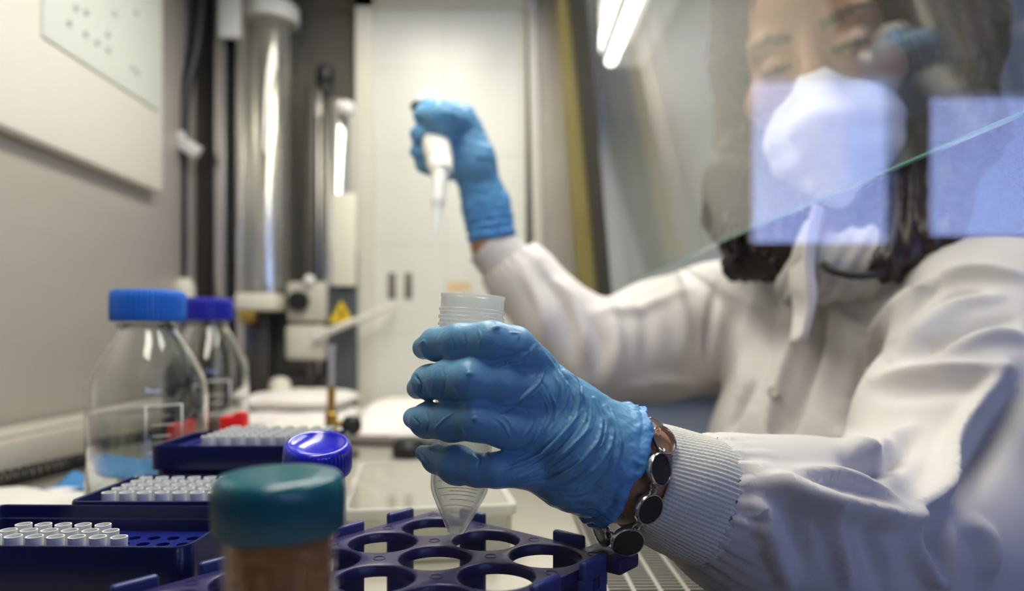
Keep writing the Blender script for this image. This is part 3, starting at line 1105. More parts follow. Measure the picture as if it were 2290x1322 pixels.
def tip_box(corner, w, d, h, rz, label, plate_drop=.012, pitch=.0092, y0=None, rad=.007):
    """open box whose front right top corner (from the opening) is at corner"""
    R = rotz(rz)
    cx, cy = corner
    c = P(cx, cy, -.142) + R @ np.array([-w / 2, d / 2, 0])
    t = thing('tip_box', c, label, 'tip box', 'navy pipette tip boxes')

    def ring(dw, z, r):
        q = rrect(w + dw, d + dw, max(r, .001))
        return np.concatenate([q, np.full((len(q), 1), z)], 1) @ R.T + c
    V, Fc = loft_rings([ring(-.010, .0, rad * .7), ring(-.006, .002, rad * .8), ring(-.004, h - .016, rad), ring(-.0035, h - .015, rad), ring(0, h - .0145, rad), ring(0, h - .0012, rad),
                        ring(-.0008, h - .0002, rad), ring(-.0022, h, rad), ring(-.0036, h - .0006, rad * .85), ring(-.0044, h - .006, rad * .8),
                        ring(-.0060, h - .0066, rad * .7), ring(-.0064, h - plate_drop - .0005, rad * .7)], True, False)
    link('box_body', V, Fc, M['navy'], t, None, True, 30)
    # perforated plate
    nx, ny = int((w - .014) / pitch), int((d - .012) / pitch)
    pl = MB()
    q = []
    holes = []
    for i in range(nx):
        for j in range(ny):
            x, y = (i - (nx - 1) / 2) * pitch, (j - (ny - 1) / 2) * pitch
            holes.append((x, y))
            hs = pitch / 2
            m = 12
            th = np.arange(m) / m * 2 * PI + PI / m
            sq = np.stack([np.cos(th), np.sin(th)], 1)
            sq = sq / np.abs(sq).max(1)[:, None] * hs
            ci = np.stack([np.cos(th), np.sin(th)], 1) * .0029
            Vh = np.concatenate([np.c_[sq, np.full(m, 0)], np.c_[ci, np.full(m, 0)], np.c_[ci, np.full(m, -.004)]]) + (x, y, h - plate_drop)
            fh = []
            for k in range(m):
                k2 = (k + 1) % m
                fh += [(k, k2, m + k2, m + k), (m + k, m + k2, 2 * m + k2, 2 * m + k)]
            pl.add(Vh @ R.T + c, fh)
    wx, wy = nx * pitch / 2, ny * pitch / 2
    o_ = rrect(w - .0064, d - .0064, rad * .7)
    a = np.arctan2(o_[:, 1] / d, o_[:, 0] / w)
    inn = np.clip(o_, [-wx, -wy], [wx, wy])
    n = len(o_)
    pl.add(np.concatenate([np.c_[o_, np.full(n, h - plate_drop)], np.c_[inn, np.full(n, h - plate_drop)]]) @ R.T + c,
           [(k, (k + 1) % n, n + (k + 1) % n, n + k) for k in range(n)])
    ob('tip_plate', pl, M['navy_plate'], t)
    bot = MB()
    bot.box(c + (0, 0, .006), (w * .9, d * .88, .002), R)
    ob('box_floor', bot, M['navy'], t)
    return t, c, R, holes, h - plate_drop


def make_tip(loc, label, group):
    prof = [(.0006, -.030), (.0022, -.012), (.0027, -.001), (.0031, 0), (.0032, .0035), (.0033, .0040), (.0034, .0085), (.0034, .0088), (.0029, .0088), (.0026, .0), (.0018, -.012), (.0008, -.020)]
    o = ob('pipette_tip', MB().lathe(prof, 18, loc), M['tip'], None, loc, 50)
    return tag(o, label, 'pipette tip', group)


ta = tip_box((-.1235, .2665), .128, .066, .0592, -1.5, 'open navy tip box in front with only a few clear tips left in it')
tb = tip_box((-.118, .340), .100, .066, .0592, 0, 'navy tip box full of tips between the front and taller boxes', .0075)
tcb = tip_box((-.1065, .412), .108, .068, .0752, 0, 'taller navy tip box full of tips beside the bright blue capped bottle', .0045)


def fill(box, group, label, keep):
    t, c, R, holes, hz_ = box
    first = None
    for (x, y) in sorted(holes, key=lambda q: (q[1], q[0])):
        if not keep(x, y):
            continue
        p = c + R @ np.array([x, y, hz_])
        if first is None:
            first = make_tip(p, label, group)
        else:
            o = first.copy()
            COL.objects.link(o)
            o.location = p


ys_a = sorted({round(h_[1], 5) for h_ in ta[3]})
xs_a = sorted({round(h_[0], 5) for h_ in ta[3]})
print('tip grid', len(xs_a), len(ys_a))


def keep_a(x, y):
    p = ta[1] + ta[2] @ np.array([x, y, 0])
    px = VX + p[0] / p[1] * F
    j = min(range(len(ys_a)), key=lambda k: abs(ys_a[k] - y))
    lim = {1: (-70, 290), 2: (-70, 290), 3: (40, 262)}
    return j in lim and lim[j][0] < px < lim[j][1]


fill(ta, 'tips in the front box', 'clear pipette tip standing in the nearly empty front navy box', keep_a)
fill(tb, 'tips in the middle box', 'clear pipette tip packed in the middle navy box under the teal cap', lambda x, y: x > -.041 and y > -.022)
fill(tcb, 'tips in the tall box', 'clear pipette tip packed in the tall navy box beside the bottle', lambda x, y: x > -.030)

# ------------------------------------------------------------------ tube rack
A_ = np.array([math.cos(math.radians(-40)), math.sin(math.radians(-40)), 0])
B_ = np.array([-math.cos(math.radians(50)), -math.sin(math.radians(50)), 0])
SA, SB = .0335, .0318
H0 = P(-.0335, .3305, 0)
RT = -.0925                # top of the rack below the camera


def rk(i, j, z):
    q = H0 + A_ * SA * i + B_ * SB * j
    return np.array([q[0], q[1], CZ + z])


NI, NJ = 3, 5
rc = rk(1, 2, -.142)
rack = thing('tube_rack', rc, 'indigo plastic tube rack with round holes under the raised clear tube', 'tube rack')


def holed_plate(z, th, holes_r, ch):
    mb = MB()
    m = 48
    t_ = np.arange(m) / m * 2 * PI
    cs = np.stack([np.cos(t_), np.sin(t_)], 1)
    sq = cs / np.abs(cs).max(1)[:, None] * .5
    for i in range(NI):
        for j in range(NJ):
            rings = []
            for (kind, rr, zz) in (('s', 0, z), ('c', holes_r + ch * 1.2, z), ('c', holes_r + ch * .4, z - ch * .35), ('c', holes_r, z - ch), ('c', holes_r, z - th), ('s', 0, z - th)):
                V = []
                for k in range(m):
                    if kind == 's':
                        V.append(rk(i + sq[k, 0], j + sq[k, 1], zz))
                    else:
                        q = rk(i, j, zz)
                        V.append(q + A_ * cs[k, 0] * rr + B_ * cs[k, 1] * rr)
                rings.append(np.array(V))
            V, Fc = loft_rings(rings, False, False)
            mb.add(V, Fc)
    # border
    lo_i, hi_i, lo_j, hi_j = -.5, NI - .5, -.5, NJ - .5
    e = .13
    inner = [(lo_i, lo_j), (hi_i, lo_j), (hi_i, hi_j), (lo_i, hi_j)]
    outer = [(lo_i - e, lo_j - e), (hi_i + e, lo_j - e), (hi_i + e, hi_j + e), (lo_i - e, hi_j + e)]
    V = []
    for q, zz in ((inner, z), (outer, z), (outer, z - .0012), (outer, z - th), (inner, z - th)):
        for (a, b) in q:
            g_ = .012 if (q is outer and zz == z) else 0
            V.append(rk(a - math.copysign(g_, a - 1), b - math.copysign(g_, b - 2), zz))
    Fc = []
    for s in range(4):
        for k in range(4):
            k2 = (k + 1) % 4
            Fc.append((s * 4 + k, s * 4 + k2, (s + 1) * 4 + k2, (s + 1) * 4 + k))
    mb.add(V, Fc)
    return mb


tp = holed_plate(RT, .0048, .0150, .0009)
# small moulding dimples and the corner tabs belong to the top plate
RA = np.stack([A_, -B_, [0, 0, 1]], 1)
for (a, b) in ((NI - .5 + .02, -.66), (-.62, NJ - .5 + .12), ):
    tp.box(rk(a, b, RT - .0032), (.022, .016, .0062), RA, .0012)
for i in range(NI + 1):
    for j in range(NJ + 1):
        tp.lathe([(.0026, -.0003), (.0026, .00018), (.0022, .0002), (.0022, -.0001)], 20, rk(i - .5 + (.06 if i == 0 else -.06 if i == NI else 0), j - .5 + (.06 if j == 0 else -.06 if j == NJ else 0), RT), close=True)
ob('top_plate', tp, M['rack'], rack, None, 40)
ob('base_plate', holed_plate(-.1365, .003, .0125, .0004), M['rack'], rack, None, 40)


def leg(i, j, along, window=False):
    u, n_ = (A_, B_) if along == 'a' else (B_, A_)
    Rl = np.stack([u, n_, [0, 0, 1]], 1)
    if np.linalg.det(Rl) < 0:
        Rl = np.stack([u, -n_, [0, 0, 1]], 1)
    mb = MB()
    zt, zb = RT + .0040, -.142
    w_, t_ = .0165, .0036
    if not window:
        mb.box(rk(i, j, (zt + zb) / 2), (w_, t_, zt - zb), Rl, .0014, 3)
    else:
        mb.box(rk(i, j, zt - .0042), (w_, t_, .0084), Rl, .0014, 3)
        mb.box(rk(i, j, (zt - .0125 + zb) / 2), (w_, t_, zt - .0125 - zb), Rl, .0008)
        for s in (-1, 1):
            mb.box(rk(i, j, zt - .0103) + u * s * .0054, (.0057, t_, .0050), Rl, .0003)
    ob('side_leg', mb, M['rack_leg'], rack, None, 40)
    if window:
        mb = MB().box(rk(i, j, zt - .0104) + n_ * (-.0002), (.0040, .0036, .0040), Rl, .0008)
        ob('snap_lug', mb, M['rack'], rack)


for j in range(NJ):
    leg(-.70, j * 1.0 + .02, 'b')
    leg(NI - 1 + .70, j * 1.0 + .0, 'b', True)
for i in (.15, 1.9):
    leg(i, -.70, 'a')
    leg(i, NJ - 1 + .70, 'a')

# ------------------------------------------------------------------ teal capped tube in the rack
tx, ty = X(625, .188), .188
c = P(tx, ty, -.142)
tt = thing('specimen_tube', c, 'clear tube of amber liquid with a teal screw cap in the foreground', 'tube', 'screw capped tubes')
ob('tube_body', MB().lathe([(.004, .0005), (.0125, .010), (.0153, .016), (.0154, .090), (.0142, .090), (.0140, .018), (.0118, .012), (.004, .003)], 64, c), M['tubeclear'], tt, None, 60)
ob('liquid', MB().lathe([(.0035, .0032), (.0117, .0125), (.01395, .0185), (.01395, .087), (.012, .0872)], 64, c), M['amber'], tt, None, 60)


def rib_t(th, i):
    return .00028 * np.cos(th * 60) if 1 <= i <= 2 else 0


ob('screw_cap', MB().lathe([(.0166, .0885), (.0172, .0892), (.0174, .0985), (.0173, .1010), (.0168, .1026), (.0158, .1036), (.0144, .1040), (.010, .1041), (.004, .1041)], 240, c, None, rib_t), M['teal'], tt, None, 60)

# ------------------------------------------------------------------ blue capped tube leaning behind it
tc_top = at(710, 993, .343)
axd = nrm((.06, -.27, .96))
c0 = tc_top - axd * .0805
Rb = axis_frame(axd)
bt = thing('capped_tube', P(c0[0], c0[1] + .0, -.142), 'tube with a glossy ultramarine dished cap leaning behind the teal capped tube', 'tube', 'screw capped tubes')
ob('tube_body', MB().lathe([(.003, .002), (.0095, .012), (.0138, .020), (.0140, .074), (.0128, .074), (.0126, .021), (.003, .005)], 48, c0, Rb), M['pp'], bt, None, 60)


def rib_b(th, i):
    return .0003 * np.cos(th * 48) if 2 <= i <= 4 else 0


ob('screw_cap', MB().lathe([(.0158, .0655), (.0166, .0662), (.0168, .068), (.0168, .074), (.0167, .077), (.0163, .0795), (.0152, .0812), (.0140, .0815), (.0128, .0806), (.0105, .0790), (.006, .0782), (.002, .078)],
                           192, c0, Rb, rib_b), M['cap_ultra'], bt, None, 60)

# ------------------------------------------------------------------ clear plastic box
Rz = rotz(8)
cb = P(-.056, .500, -.142)
cbt = thing('clear_box', cb, 'clear rectangular plastic box standing behind the rack under the raised hand', 'box')


def cring(w, d, z, r=.006):
    q = rrect(w, d, r)
    return np.concatenate([q, np.full((len(q), 1), z)], 1) @ Rz.T + cb


W_, D_, H_ = .108, .158, .0355
V, Fc = loft_rings([cring(W_ - .006, D_ - .006, 0), cring(W_ - .003, D_ - .003, H_ - .005), cring(W_ - .006, D_ - .006, H_ - .005), cring(W_ - .009, D_ - .009, .002)], True, True)
link('box_body', V, Fc, M['clearbox'], cbt, None, True, 30)
V, Fc = loft_rings([cring(W_ + .001, D_ + .001, H_ - .0065), cring(W_ + .002, D_ + .002, H_ - .001), cring(W_ + .001, D_ + .001, H_), cring(W_ - .008, D_ - .008, H_), cring(W_ - .008, D_ - .008, H_ - .002), cring(W_ - .001, D_ - .001, H_ - .0065)], False, False)
Fc += [(5 * 28 + k, 5 * 28 + (k + 1) % 28, (k + 1) % 28, k) for k in range(28)]
link('lid_rim', V, Fc, M['clearrim'], cbt, None, True, 30)
V, Fc = loft_rings([cring(W_ - .008, D_ - .008, H_ - .0022), cring(W_ - .008, D_ - .008, H_ - .0008)])
link('lid', V, Fc, M['clearbox'], cbt, None, True, 30)

# ------------------------------------------------------------------ clear conical tube held in the near hand
t_top, t_tip = at(1058, 660, .310), at(1020, 1192, .3095)
ua = nrm(t_top - t_tip)
Lt = np.linalg.norm(t_top - t_tip)
Rt = axis_frame(ua)
held = thing('conical_tube', t_tip, 'open clear conical tube with a threaded rim held in the near gloved hand', 'tube')
s_ = Lt / .1107
out = [(.0030, 0), (.0040, .0006), (.0122, .0178), (.0130, .0205), (.0132, .0225), (.0141, .088), (.0142, .0955)]
inn = [(.0131, .0955), (.0130, .088), (.0121, .023), (.0112, .019), (.0034, .0022)]
tb_ = [(r, z * s_) for r, z in out + inn]
ob('tube_body', MB().lathe(tb_, 72, t_tip, Rt), M['pp'], held, None, 40)
rim = [(.0142, .0955), (.0149, .0957), (.0150, .0968), (.0144, .0972), (.0144, .0985), (.0150, .0989), (.0150, .1004), (.0144, .1008), (.0144, .1022), (.0149, .1026), (.0149, .1038),
       (.0143, .1042), (.0143, .1088), (.0145, .1094), (.0146, .1105), (.0136, .1107), (.0131, .1102), (.0131, .0955)]
ob('threaded_rim', MB().lathe([(r, z * s_) for r, z in rim], 72, t_tip, Rt, close=True), M['pp_rim'], held, None, 40)
gm = MB()
for k, z in enumerate((.0075, .0105, .0130, .0150, .0166, .0180, .0196, .0215)):
    r = np.interp(z, [.0006, .0178, .0205, .0225], [.0040, .0122, .0130, .0132]) + .00008
    n = 20
    V = []
    for q in range(n):
        a = -2.3 + (1.7 if k % 2 else 1.2) * q / (n - 1)
        for dz in (0, .00035):
            V.append(t_tip + Rt @ np.array([r * math.cos(a), r * math.sin(a), z * s_ + dz]))
    gm.add(V, [(2 * q, 2 * q + 2, 2 * q + 3, 2 * q + 1) for q in range(n - 1)])
go = ob('graduation_marks', gm, M['print'], held)
so = go.modifiers.new('t', 'SOLIDIFY')
so.thickness = .00015

# ------------------------------------------------------------------ the person
# head frame
E = at(1812, 120, .615)
f_ = nrm((-.50, -.81, -.30))
u0 = np.array([0, 0, 1.])
r_ = nrm(np.cross(u0, f_))
u_ = np.cross(f_, r_)
ro = math.radians(9)
r_, u_ = r_ * math.cos(ro) + u_ * math.sin(ro), u_ * math.cos(ro) - r_ * math.sin(ro)
HO = E - f_ * .085
HR = np.stack([r_, f_, u_], 1)


def hd(x, y, z):
    return HO + HR @ np.array([x, y, z])


SH_F = at(1590, 735, .86)      # far shoulder
SH_N = at(2245, 700, .54)      # near shoulder
S_ = nrm(SH_N - SH_F) * [1, 1, 0]
S_ = nrm(S_)
FW = nrm(np.cross(S_, (0, 0, 1.)))
if FW[0] > 0:
    FW = -FW
TC = np.array([.350, .70, 0])
TR = np.stack([S_, FW, [0, 0, 1.]], 1)


def tz(x, y, z):
    return TC + TR @ np.array([x, y, 0]) + (0, 0, CZ + z)


# near hand: (px, py, depth, radius in px)
index = pj([(948, 778, .309, 26), (975, 770, .298, 36), (1030, 766, .2865, 42), (1098, 765, .279, 46), (1150, 777, .282, 46), (1197, 818, .290, 44)])
middle = pj([(934, 868, .312, 25), (958, 855, .298, 37), (1000, 851, .285, 44), (1052, 851, .276, 47), (1120, 859, .279, 47), (1180, 878, .285, 50), (1235, 890, .291, 52)])
ring_ = pj([(925, 935, .310, 24), (955, 941, .296, 38), (1010, 943, .284, 44), (1065, 941, .276, 45), (1130, 956, .279, 46), (1195, 962, .285, 50)])
pinky = pj([(945, 1013, .308, 17), (975, 1027, .299, 30), (1022, 1040, .288, 43), (1068, 1052, .281, 36), (1110, 1052, .279, 38), (1180, 1047, .284, 46)])
palm = [pj([(1192, 820, .291, 42), (1290, 925, .296, 56), (1372, 1002, .302, 70)]),
        pj([(1235, 890, .290, 52), (1390, 1030, .299, 95)]),
        pj([(1195, 962, .285, 50), (1290, 1010, .290, 85), (1380, 1048, .299, 100)]),
        pj([(1180, 1047, .286, 46), (1270, 1068, .292, 62), (1350, 1082, .302, 80)]),
        pj([(1270, 960, .315, 80), (1370, 1030, .312, 95)])]
thumb = pj([(1320, 950, .330, 55), (1230, 890, .345, 48), (1140, 835, .344, 42), (1060, 812, .340, 38), (1025, 806, .336, 33)])
wrist = pj([(1370, 1028, .303, 106), (1425, 1056, .306, 108)])
HANDG = [(index, .0024), (middle, .0024), (ring_, .0024), (pinky, .0024)]


def near_hand(fd, grow):
    for c_ in palm:
        fd.chain(c_, .008, grow)
    fd.chain(wrist, .012, grow)
    fd.chain(thumb, .006, grow)
    for c_, k in HANDG:
        # each finger in its own layer so neighbours stay parted
        fd.chain(c_, k, grow)


# far hand around the pipette
far = dict(
    heel=pj([(1040, 300, .762, 42), (1056, 360, .765, 46), (1088, 465, .78, 50), (1102, 550, .785, 50)]),
    back=pj([(1025, 268, .758, 36), (1056, 360, .76, 44)]),
    index=pj([(1030, 270, .750, 38), (985, 262, .722, 37), (946, 258, .738, 22)]),
    middle=pj([(1030, 305, .760, 34), (985, 300, .734, 33), (942, 302, .742, 25)]),
    ring=pj([(1030, 340, .764, 32), (985, 345, .745, 30), (940, 338, .748, 23)]),
    pinky=pj([(1035, 372, .766, 28), (990, 378, .752, 26), (948, 368, .752, 20)]),
    thumb=pj([(1030, 290, .775, 30), (985, 248, .780, 25), (952, 238, .772, 19)]))


def far_hand(fd, grow):
    fd.chain(far['heel'], .012, grow).chain(far['back'], .012, grow)
    for q in ('index', 'middle', 'ring', 'pinky', 'thumb'):
        fd.chain(far[q], .004, grow)


def bounds(chains, pad):
    p = np.array([q[0] for c_ in chains for q in c_])
    r = max(q[1] for c_ in chains for q in c_)
    return p.min(0) - r - pad, p.max(0) + r + pad


# arms inside the coat
W_N = at(1440, 1060, .306)     # near wrist
EL_N = at(2045, 1215, .425)
arm_n = [(at(1395, 1040, .304), .0185), (W_N, .0188), (at(1640, 1140, .33), .0225), (EL_N, .040), (SH_N + (0, 0, -.03), .045)]
sleeve_n = [(at(1572, 1118, .3172), .0285), (at(1680, 1158, .330), .0365), (at(1800, 1178, .355), .0425), (EL_N, .058), (at(2150, 960, .475), .064), (SH_N + (0, 0, -.015), .068)]
arm_f = [(at(1100, 550, .785), .022), (at(1245, 712, .78), .032), (at(1345, 792, .785), .038), (SH_F, .045)]
sleeve_f = [(at(1130, 580, .79), .0300), (at(1170, 625, .79), .0350), (at(1245, 712, .78), .0395), (at(1345, 792, .78), .0530), (at(1470, 762, .82), .0660), (SH_F, .0800)]

# ---- body: one continuous surface
bl, bh = np.array([-.12, .24, CZ - .50]), np.array([.60, 1.02, CZ + .45])
fd = Field(bl, bh, .0034)
fd.ell(hd(0, -.012, .043), (.074, .094, .084), HR, .01)
fd.ell(hd(0, .030, -.02), (.061, .062, .088), HR, .02)
fd.ell(hd(0, .046, -.076), (.042, .044, .036), HR, .02)
fd.cone(hd(0, .084, .010), hd(0, .108, -.032), .0085, .0120, .008)
fd.ell(hd(.013, .094, -.036), (.009, .010, .008), HR, .006).ell(hd(-.013, .094, -.036), (.009, .010, .008), HR, .006)
fd.cone(hd(-.045, .070, .020), hd(.045, .070, .020), .010, .010, .012)
for s in (-1, 1):
    fd.ell(hd(.031 * s, .100, .000), (.017, .014, .010), HR, .008, 'sub')
    fd.ell(hd(.031 * s, .0765, -.002), (.0150, .0125, .0105), HR, .003)
    fd.cone(hd(.017 * s, .0865, -.004), hd(.045 * s, .080, -.003), .0022, .0018, .003)
    fd.ell(hd(.050 * s, .050, -.030), (.022, .025, .022), HR, .015)
    fd.ell(hd(.076 * s, -.008, -.015), (.008, .017, .030), HR, .006)
fd.cone(hd(0, .086, -.062), hd(0, .088, -.062), .012, .012, .01)
fd.cone(hd(0, -.02, -.06), tz(0, -.005, .06), .052, .058, .02)
fd.ell(tz(0, -.01, -.16), (.125, .070, .22), TR, .03)
fd.cone(tz(-.13, 0, .0), tz(.13, 0, .0), .05, .05, .05)
fd.chain(arm_n, .006).chain(arm_f, .006)
near_hand(fd, -.0016)
far_hand(fd, -.0025)
fd.ell(tz(0, 0, -.42), (.15, .12, .12), TR, .04)
V, Q = fd.mesh()
V = relax(V, Q, 2, .4)
loc = (V - HO) @ HR
tint = np.zeros(len(V))
for s in (-1, 1):
    bx_ = loc[:, 0] * s
    cz = .0185 + .006 * np.sin(np.clip((bx_ - .014) / .040, 0, 1) * PI * .8)
    brow = (bx_ > .012) & (bx_ < .054) & (np.abs(loc[:, 2] - cz) < .0048 - .0025 * np.clip((bx_ - .03) / .024, 0, 1)) & (loc[:, 1] > .04)
    lash = (bx_ > .016) & (bx_ < .046) & (np.abs(loc[:, 2] + .0045) < .0028) & (loc[:, 1] > .06)
    tint[brow] = .8
    tint[lash] = .9
body = link('person', V, Q, M['skin'], None, tz(0, 0, -.45))
at_ = body.data.attributes.new('tint', 'FLOAT', 'POINT')
at_.data.foreach_set('value', tint.astype(np.float32))
tag(body, 'masked person with long dark hair in a white coat and blue gloves', 'person')
nt = M['skin'].node_tree
an = nt.nodes.new('ShaderNodeAttribute')
an.attribute_name = 'tint'
mxn = nt.nodes.new('ShaderNodeMixRGB')
old = [l for l in nt.links if l.to_socket == nt.nodes['Principled BSDF'].inputs['Base Color']][0].from_socket
nt.links.new(an.outputs['Fac'], mxn.inputs['Fac'])
nt.links.new(old, mxn.inputs['Color1'])
mxn.inputs['Color2'].default_value = (.03, .02, .015, 1)
nt.links.new(mxn.outputs['Color'], nt.nodes['Principled BSDF'].inputs['Base Color'])

# ---- near glove
lo, hi = bounds([index, middle, ring_, pinky, thumb, wrist] + palm, .008)
fg = Field(lo, hi, .00052)
near_hand(fg, 0)
fg.chain(pj([(1385, 1032, .303, 116), (1425, 1052, .306, 124), (1490, 1086, .311, 130)]), .006)
V, Q = fg.mesh()
V = relax(V, Q, 3, .5)


def cr(rows, w, h_):
    """fold traced on the enlarged crop of the hand (origin 850, 620, scale 1.883)"""
    return ([(850 + x / 1.883, 620 + y / 1.883) for x, y in rows], w, h_)


mm = .0015
strokes = [
    cr([(478, 372), (560, 352), (615, 325), (652, 288)], 4.5, .9 * mm),
    cr([(470, 548), (560, 525), (620, 490), (668, 445), (690, 395)], 4.5, .9 * mm),
    cr([(500, 580), (560, 545), (640, 500)], 4, -.5 * mm),
    cr([(625, 300), (612, 330), (560, 345)], 3.5, -.5 * mm),
    cr([(700, 330), (735, 390), (752, 470), (735, 540)], 4, .7 * mm),
    cr([(735, 370), (775, 440), (785, 520), (740, 600)], 4, .6 * mm),
    cr([(775, 392), (825, 450), (835, 540), (800, 640)], 5, .8 * mm),
    cr([(850, 470), (885, 560), (865, 650), (775, 745)], 5, .8 * mm),
    cr([(600, 790), (690, 735), (790, 640), (850, 560)], 5, .8 * mm),
    cr([(520, 815), (620, 765), (735, 700), (820, 600)], 4.5, .7 * mm),
    cr([(560, 850), (680, 800), (790, 730), (880, 640)], 4.5, .7 * mm),
    cr([(600, 880), (720, 850), (840, 780), (920, 690)], 4.5, .7 * mm),
    cr([(900, 510), (935, 600), (915, 690), (850, 770)], 5, .9 * mm),
    cr([(945, 545), (980, 650), (950, 750), (890, 820)], 5, .9 * mm),
    cr([(975, 560), (1010, 680), (985, 790), (930, 880)], 5, .8 * mm),
    cr([(690, 470), (720, 560), (690, 640), (620, 720)], 4, .5 * mm),
    cr([(640, 560), (660, 620), (620, 690), (560, 730)], 4, .45 * mm),
    cr([(700, 900), (820, 870), (900, 800), (960, 720)], 4.5, .6 * mm),
    cr([(760, 915), (860, 905), (930, 850), (990, 780)], 4, .6 * mm),
    cr([(660, 420), (700, 470), (690, 530)], 4, -.5 * mm),
    cr([(800, 480), (815, 540), (790, 600)], 4, -.6 * mm),
    cr([(860, 520), (870, 600), (820, 690)], 4, -.6 * mm),
    cr([(700, 760), (780, 690), (840, 620)], 4, -.6 * mm),
    cr([(640, 830), (760, 765), (850, 680)], 4, -.6 * mm),
    cr([(920, 560), (940, 660), (890, 760)], 4, -.6 * mm),
    # knuckles and finger wrinkles
    cr([(485, 205), (490, 225)], 9, .8 * mm), cr([(375, 395), (378, 420)], 9, .7 * mm), cr([(400, 585), (402, 610)], 9, .7 * mm),
    cr([(300, 250), (310, 300), (305, 340)], 3, -.3 * mm), cr([(350, 235), (362, 290), (352, 335)], 3, -.3 * mm), cr([(415, 225), (425, 260), (410, 300)], 3, .3 * mm),
    cr([(215, 390), (222, 450), (215, 500)], 3, .3 * mm), cr([(262, 380), (272, 440), (265, 500)], 3, -.3 * mm), cr([(310, 470), (325, 500), (318, 525)], 3, .4 * mm),
    cr([(228, 640), (270, 600), (312, 570)], 2.6, .45 * mm), cr([(190, 560), (205, 610), (200, 650)], 3, -.3 * mm), cr([(345, 640), (355, 665), (350, 690)], 3, .4 * mm),
    cr([(480, 590), (520, 620), (550, 680)], 3, .4 * mm), cr([(500, 570), (545, 610), (565, 660)], 3, .35 * mm),
    cr([(545, 235), (580, 240), (575, 275)], 3, .4 * mm), cr([(160, 290), (185, 270), (200, 300)], 3.2, .3 * mm),
    cr([(150, 415), (168, 450), (170, 500)], 4, -.8 * mm), cr([(140, 590), (165, 620), (160, 650)], 3, -.3 * mm),
    cr([(165, 735), (190, 770), (200, 800)], 3, -.3 * mm), cr([(395, 740), (420, 765), (410, 800)], 3.5, -.7 * mm), cr([(300, 850), (330, 870), (345, 880)], 3, .5 * mm),
    cr([(425, 745), (450, 735), (470, 760)], 3, .5 * mm),
]
rs = np.random.default_rng(5)
fine = []
for pts, w_, h_ in strokes[:21]:
    if len(pts) < 3 or h_ < 0:
        continue
    pp = np.array(pts)
    for k in range(3):
        off = rs.uniform(4, 13) * rs.choice([-1, 1])
        tn = nrm(np.r_[pp[-1] - pp[0], 0])
        pn = np.array([-tn[1], tn[0]]) * off
        a_, b_ = sorted(rs.uniform(0, 1, 2))
        if b_ - a_ < .45:
            a_, b_ = .1, .8
        c_ = spline(pp, 20)[int(a_ * 19):int(b_ * 19) + 1]
        fine.append((c_[::3] + pn + rs.normal(size=(len(c_[::3]), 2)) * 1.5, rs.uniform(1.8, 2.8), rs.uniform(.3, .6) * .0015 * rs.choice([1, 1, -1])))
strokes = [(a, b * .72, c_) for a, b, c_ in strokes] + fine
V = crease(V, Q, strokes)
px_ = pix(V)
# crumpled cuff: ridges run along the edge
axc = nrm(at(1470, 1080, .309) - at(1370, 1025, .302))
s_along = (V - at(1370, 1025, .302)) @ axc
N = vnormals(V, Q)
env = np.clip((s_along + .010) / .016, 0, 1)
rad = V - at(1370, 1025, .302) - s_along[:, None] * axc
ang = np.arctan2(rad[:, 2], -rad[:, 1])
wv = s_along + .0030 * vnoise(V, 28, 41, 2) + .004 * np.sin(ang * 1.7)
V = V + N * (env * (.0015 * np.abs(np.sin(wv * PI / .0062)) + .0016 * vnoise(V, 75, 11, 3) + .0013 * env))[:, None]
wr = np.clip(1 - np.abs(s_along + .012) / .03, 0, 1) * (px_[:, 0] > 1180)
V = V + N * (wr * .00035 * vnoise(V, 150, 13, 2))[:, None]
e1_ = at(1446, 938, .306) - at(1350, 1166, .306)
e2_ = at(1462, 1035, .281) - at(1398, 1052, .306)
cn = nrm(np.cross(e1_, e2_))
if cn[0] < 0:
    cn = -cn
cut = (V - at(1398, 1052, .306)) @ cn + .0042 - .0010 * np.sin(ang * 4) - .0007 * np.sin(ang * 9 + 1)
keepv = cut < 0
Qk = Q[keepv[Q].all(1)]
used = np.unique(Qk)
mp = np.full(len(V), -1)
mp[used] = np.arange(len(used))
gl_n = link('glove', V[used], mp[Qk], M['glove'], body)
md = gl_n.modifiers.new('t', 'SOLIDIFY')
md.thickness = .0006
md.offset = -1
a_s = gl_n.data.attributes.new('slack', 'FLOAT', 'POINT')
a_s.data.foreach_set('value', np.clip((s_along[used] + .012) / .022, 0, 1).astype(np.float32))
gl_n['label'] = 'blue nitrile glove gripping the clear tube'

# ---- far glove
lo, hi = bounds(list(far.values()), .008)
fg = Field(lo, hi, .0016)
far_hand(fg, 0)
fg.chain(pj([(1088, 465, .78, 51), (1104, 548, .786, 54)]), .004)
V, Q = fg.mesh()
V = relax(V, Q, 2, .5)
N = vnormals(V, Q)
V = V + N * (.0010 * vnoise(V, 60, 17, 2))[:, None]
axf = nrm(at(1102, 550, .785) - at(1088, 465, .78))
sa = (V - at(1088, 465, .78)) @ axf
V = V + N * (np.clip(sa / .02, 0, 1) * .0009 * np.sin(sa * 2 * PI / .009))[:, None]
keepv = sa < .036
Qk = Q[keepv[Q].all(1)]
used = np.unique(Qk)
mp = np.full(len(V), -1)
mp[used] = np.arange(len(used))
gl_f = link('glove', V[used], mp[Qk], M['glove'], body)
md = gl_f.modifiers.new('t', 'SOLIDIFY')
md.thickness = .0008
md.offset = -1
a_s = gl_f.data.attributes.new('slack', 'FLOAT', 'POINT')
a_s.data.foreach_set('value', np.clip((sa[used] + .05) / .12, .08, .7).astype(np.float32))
gl_f['label'] = 'blue nitrile glove holding the pipette'

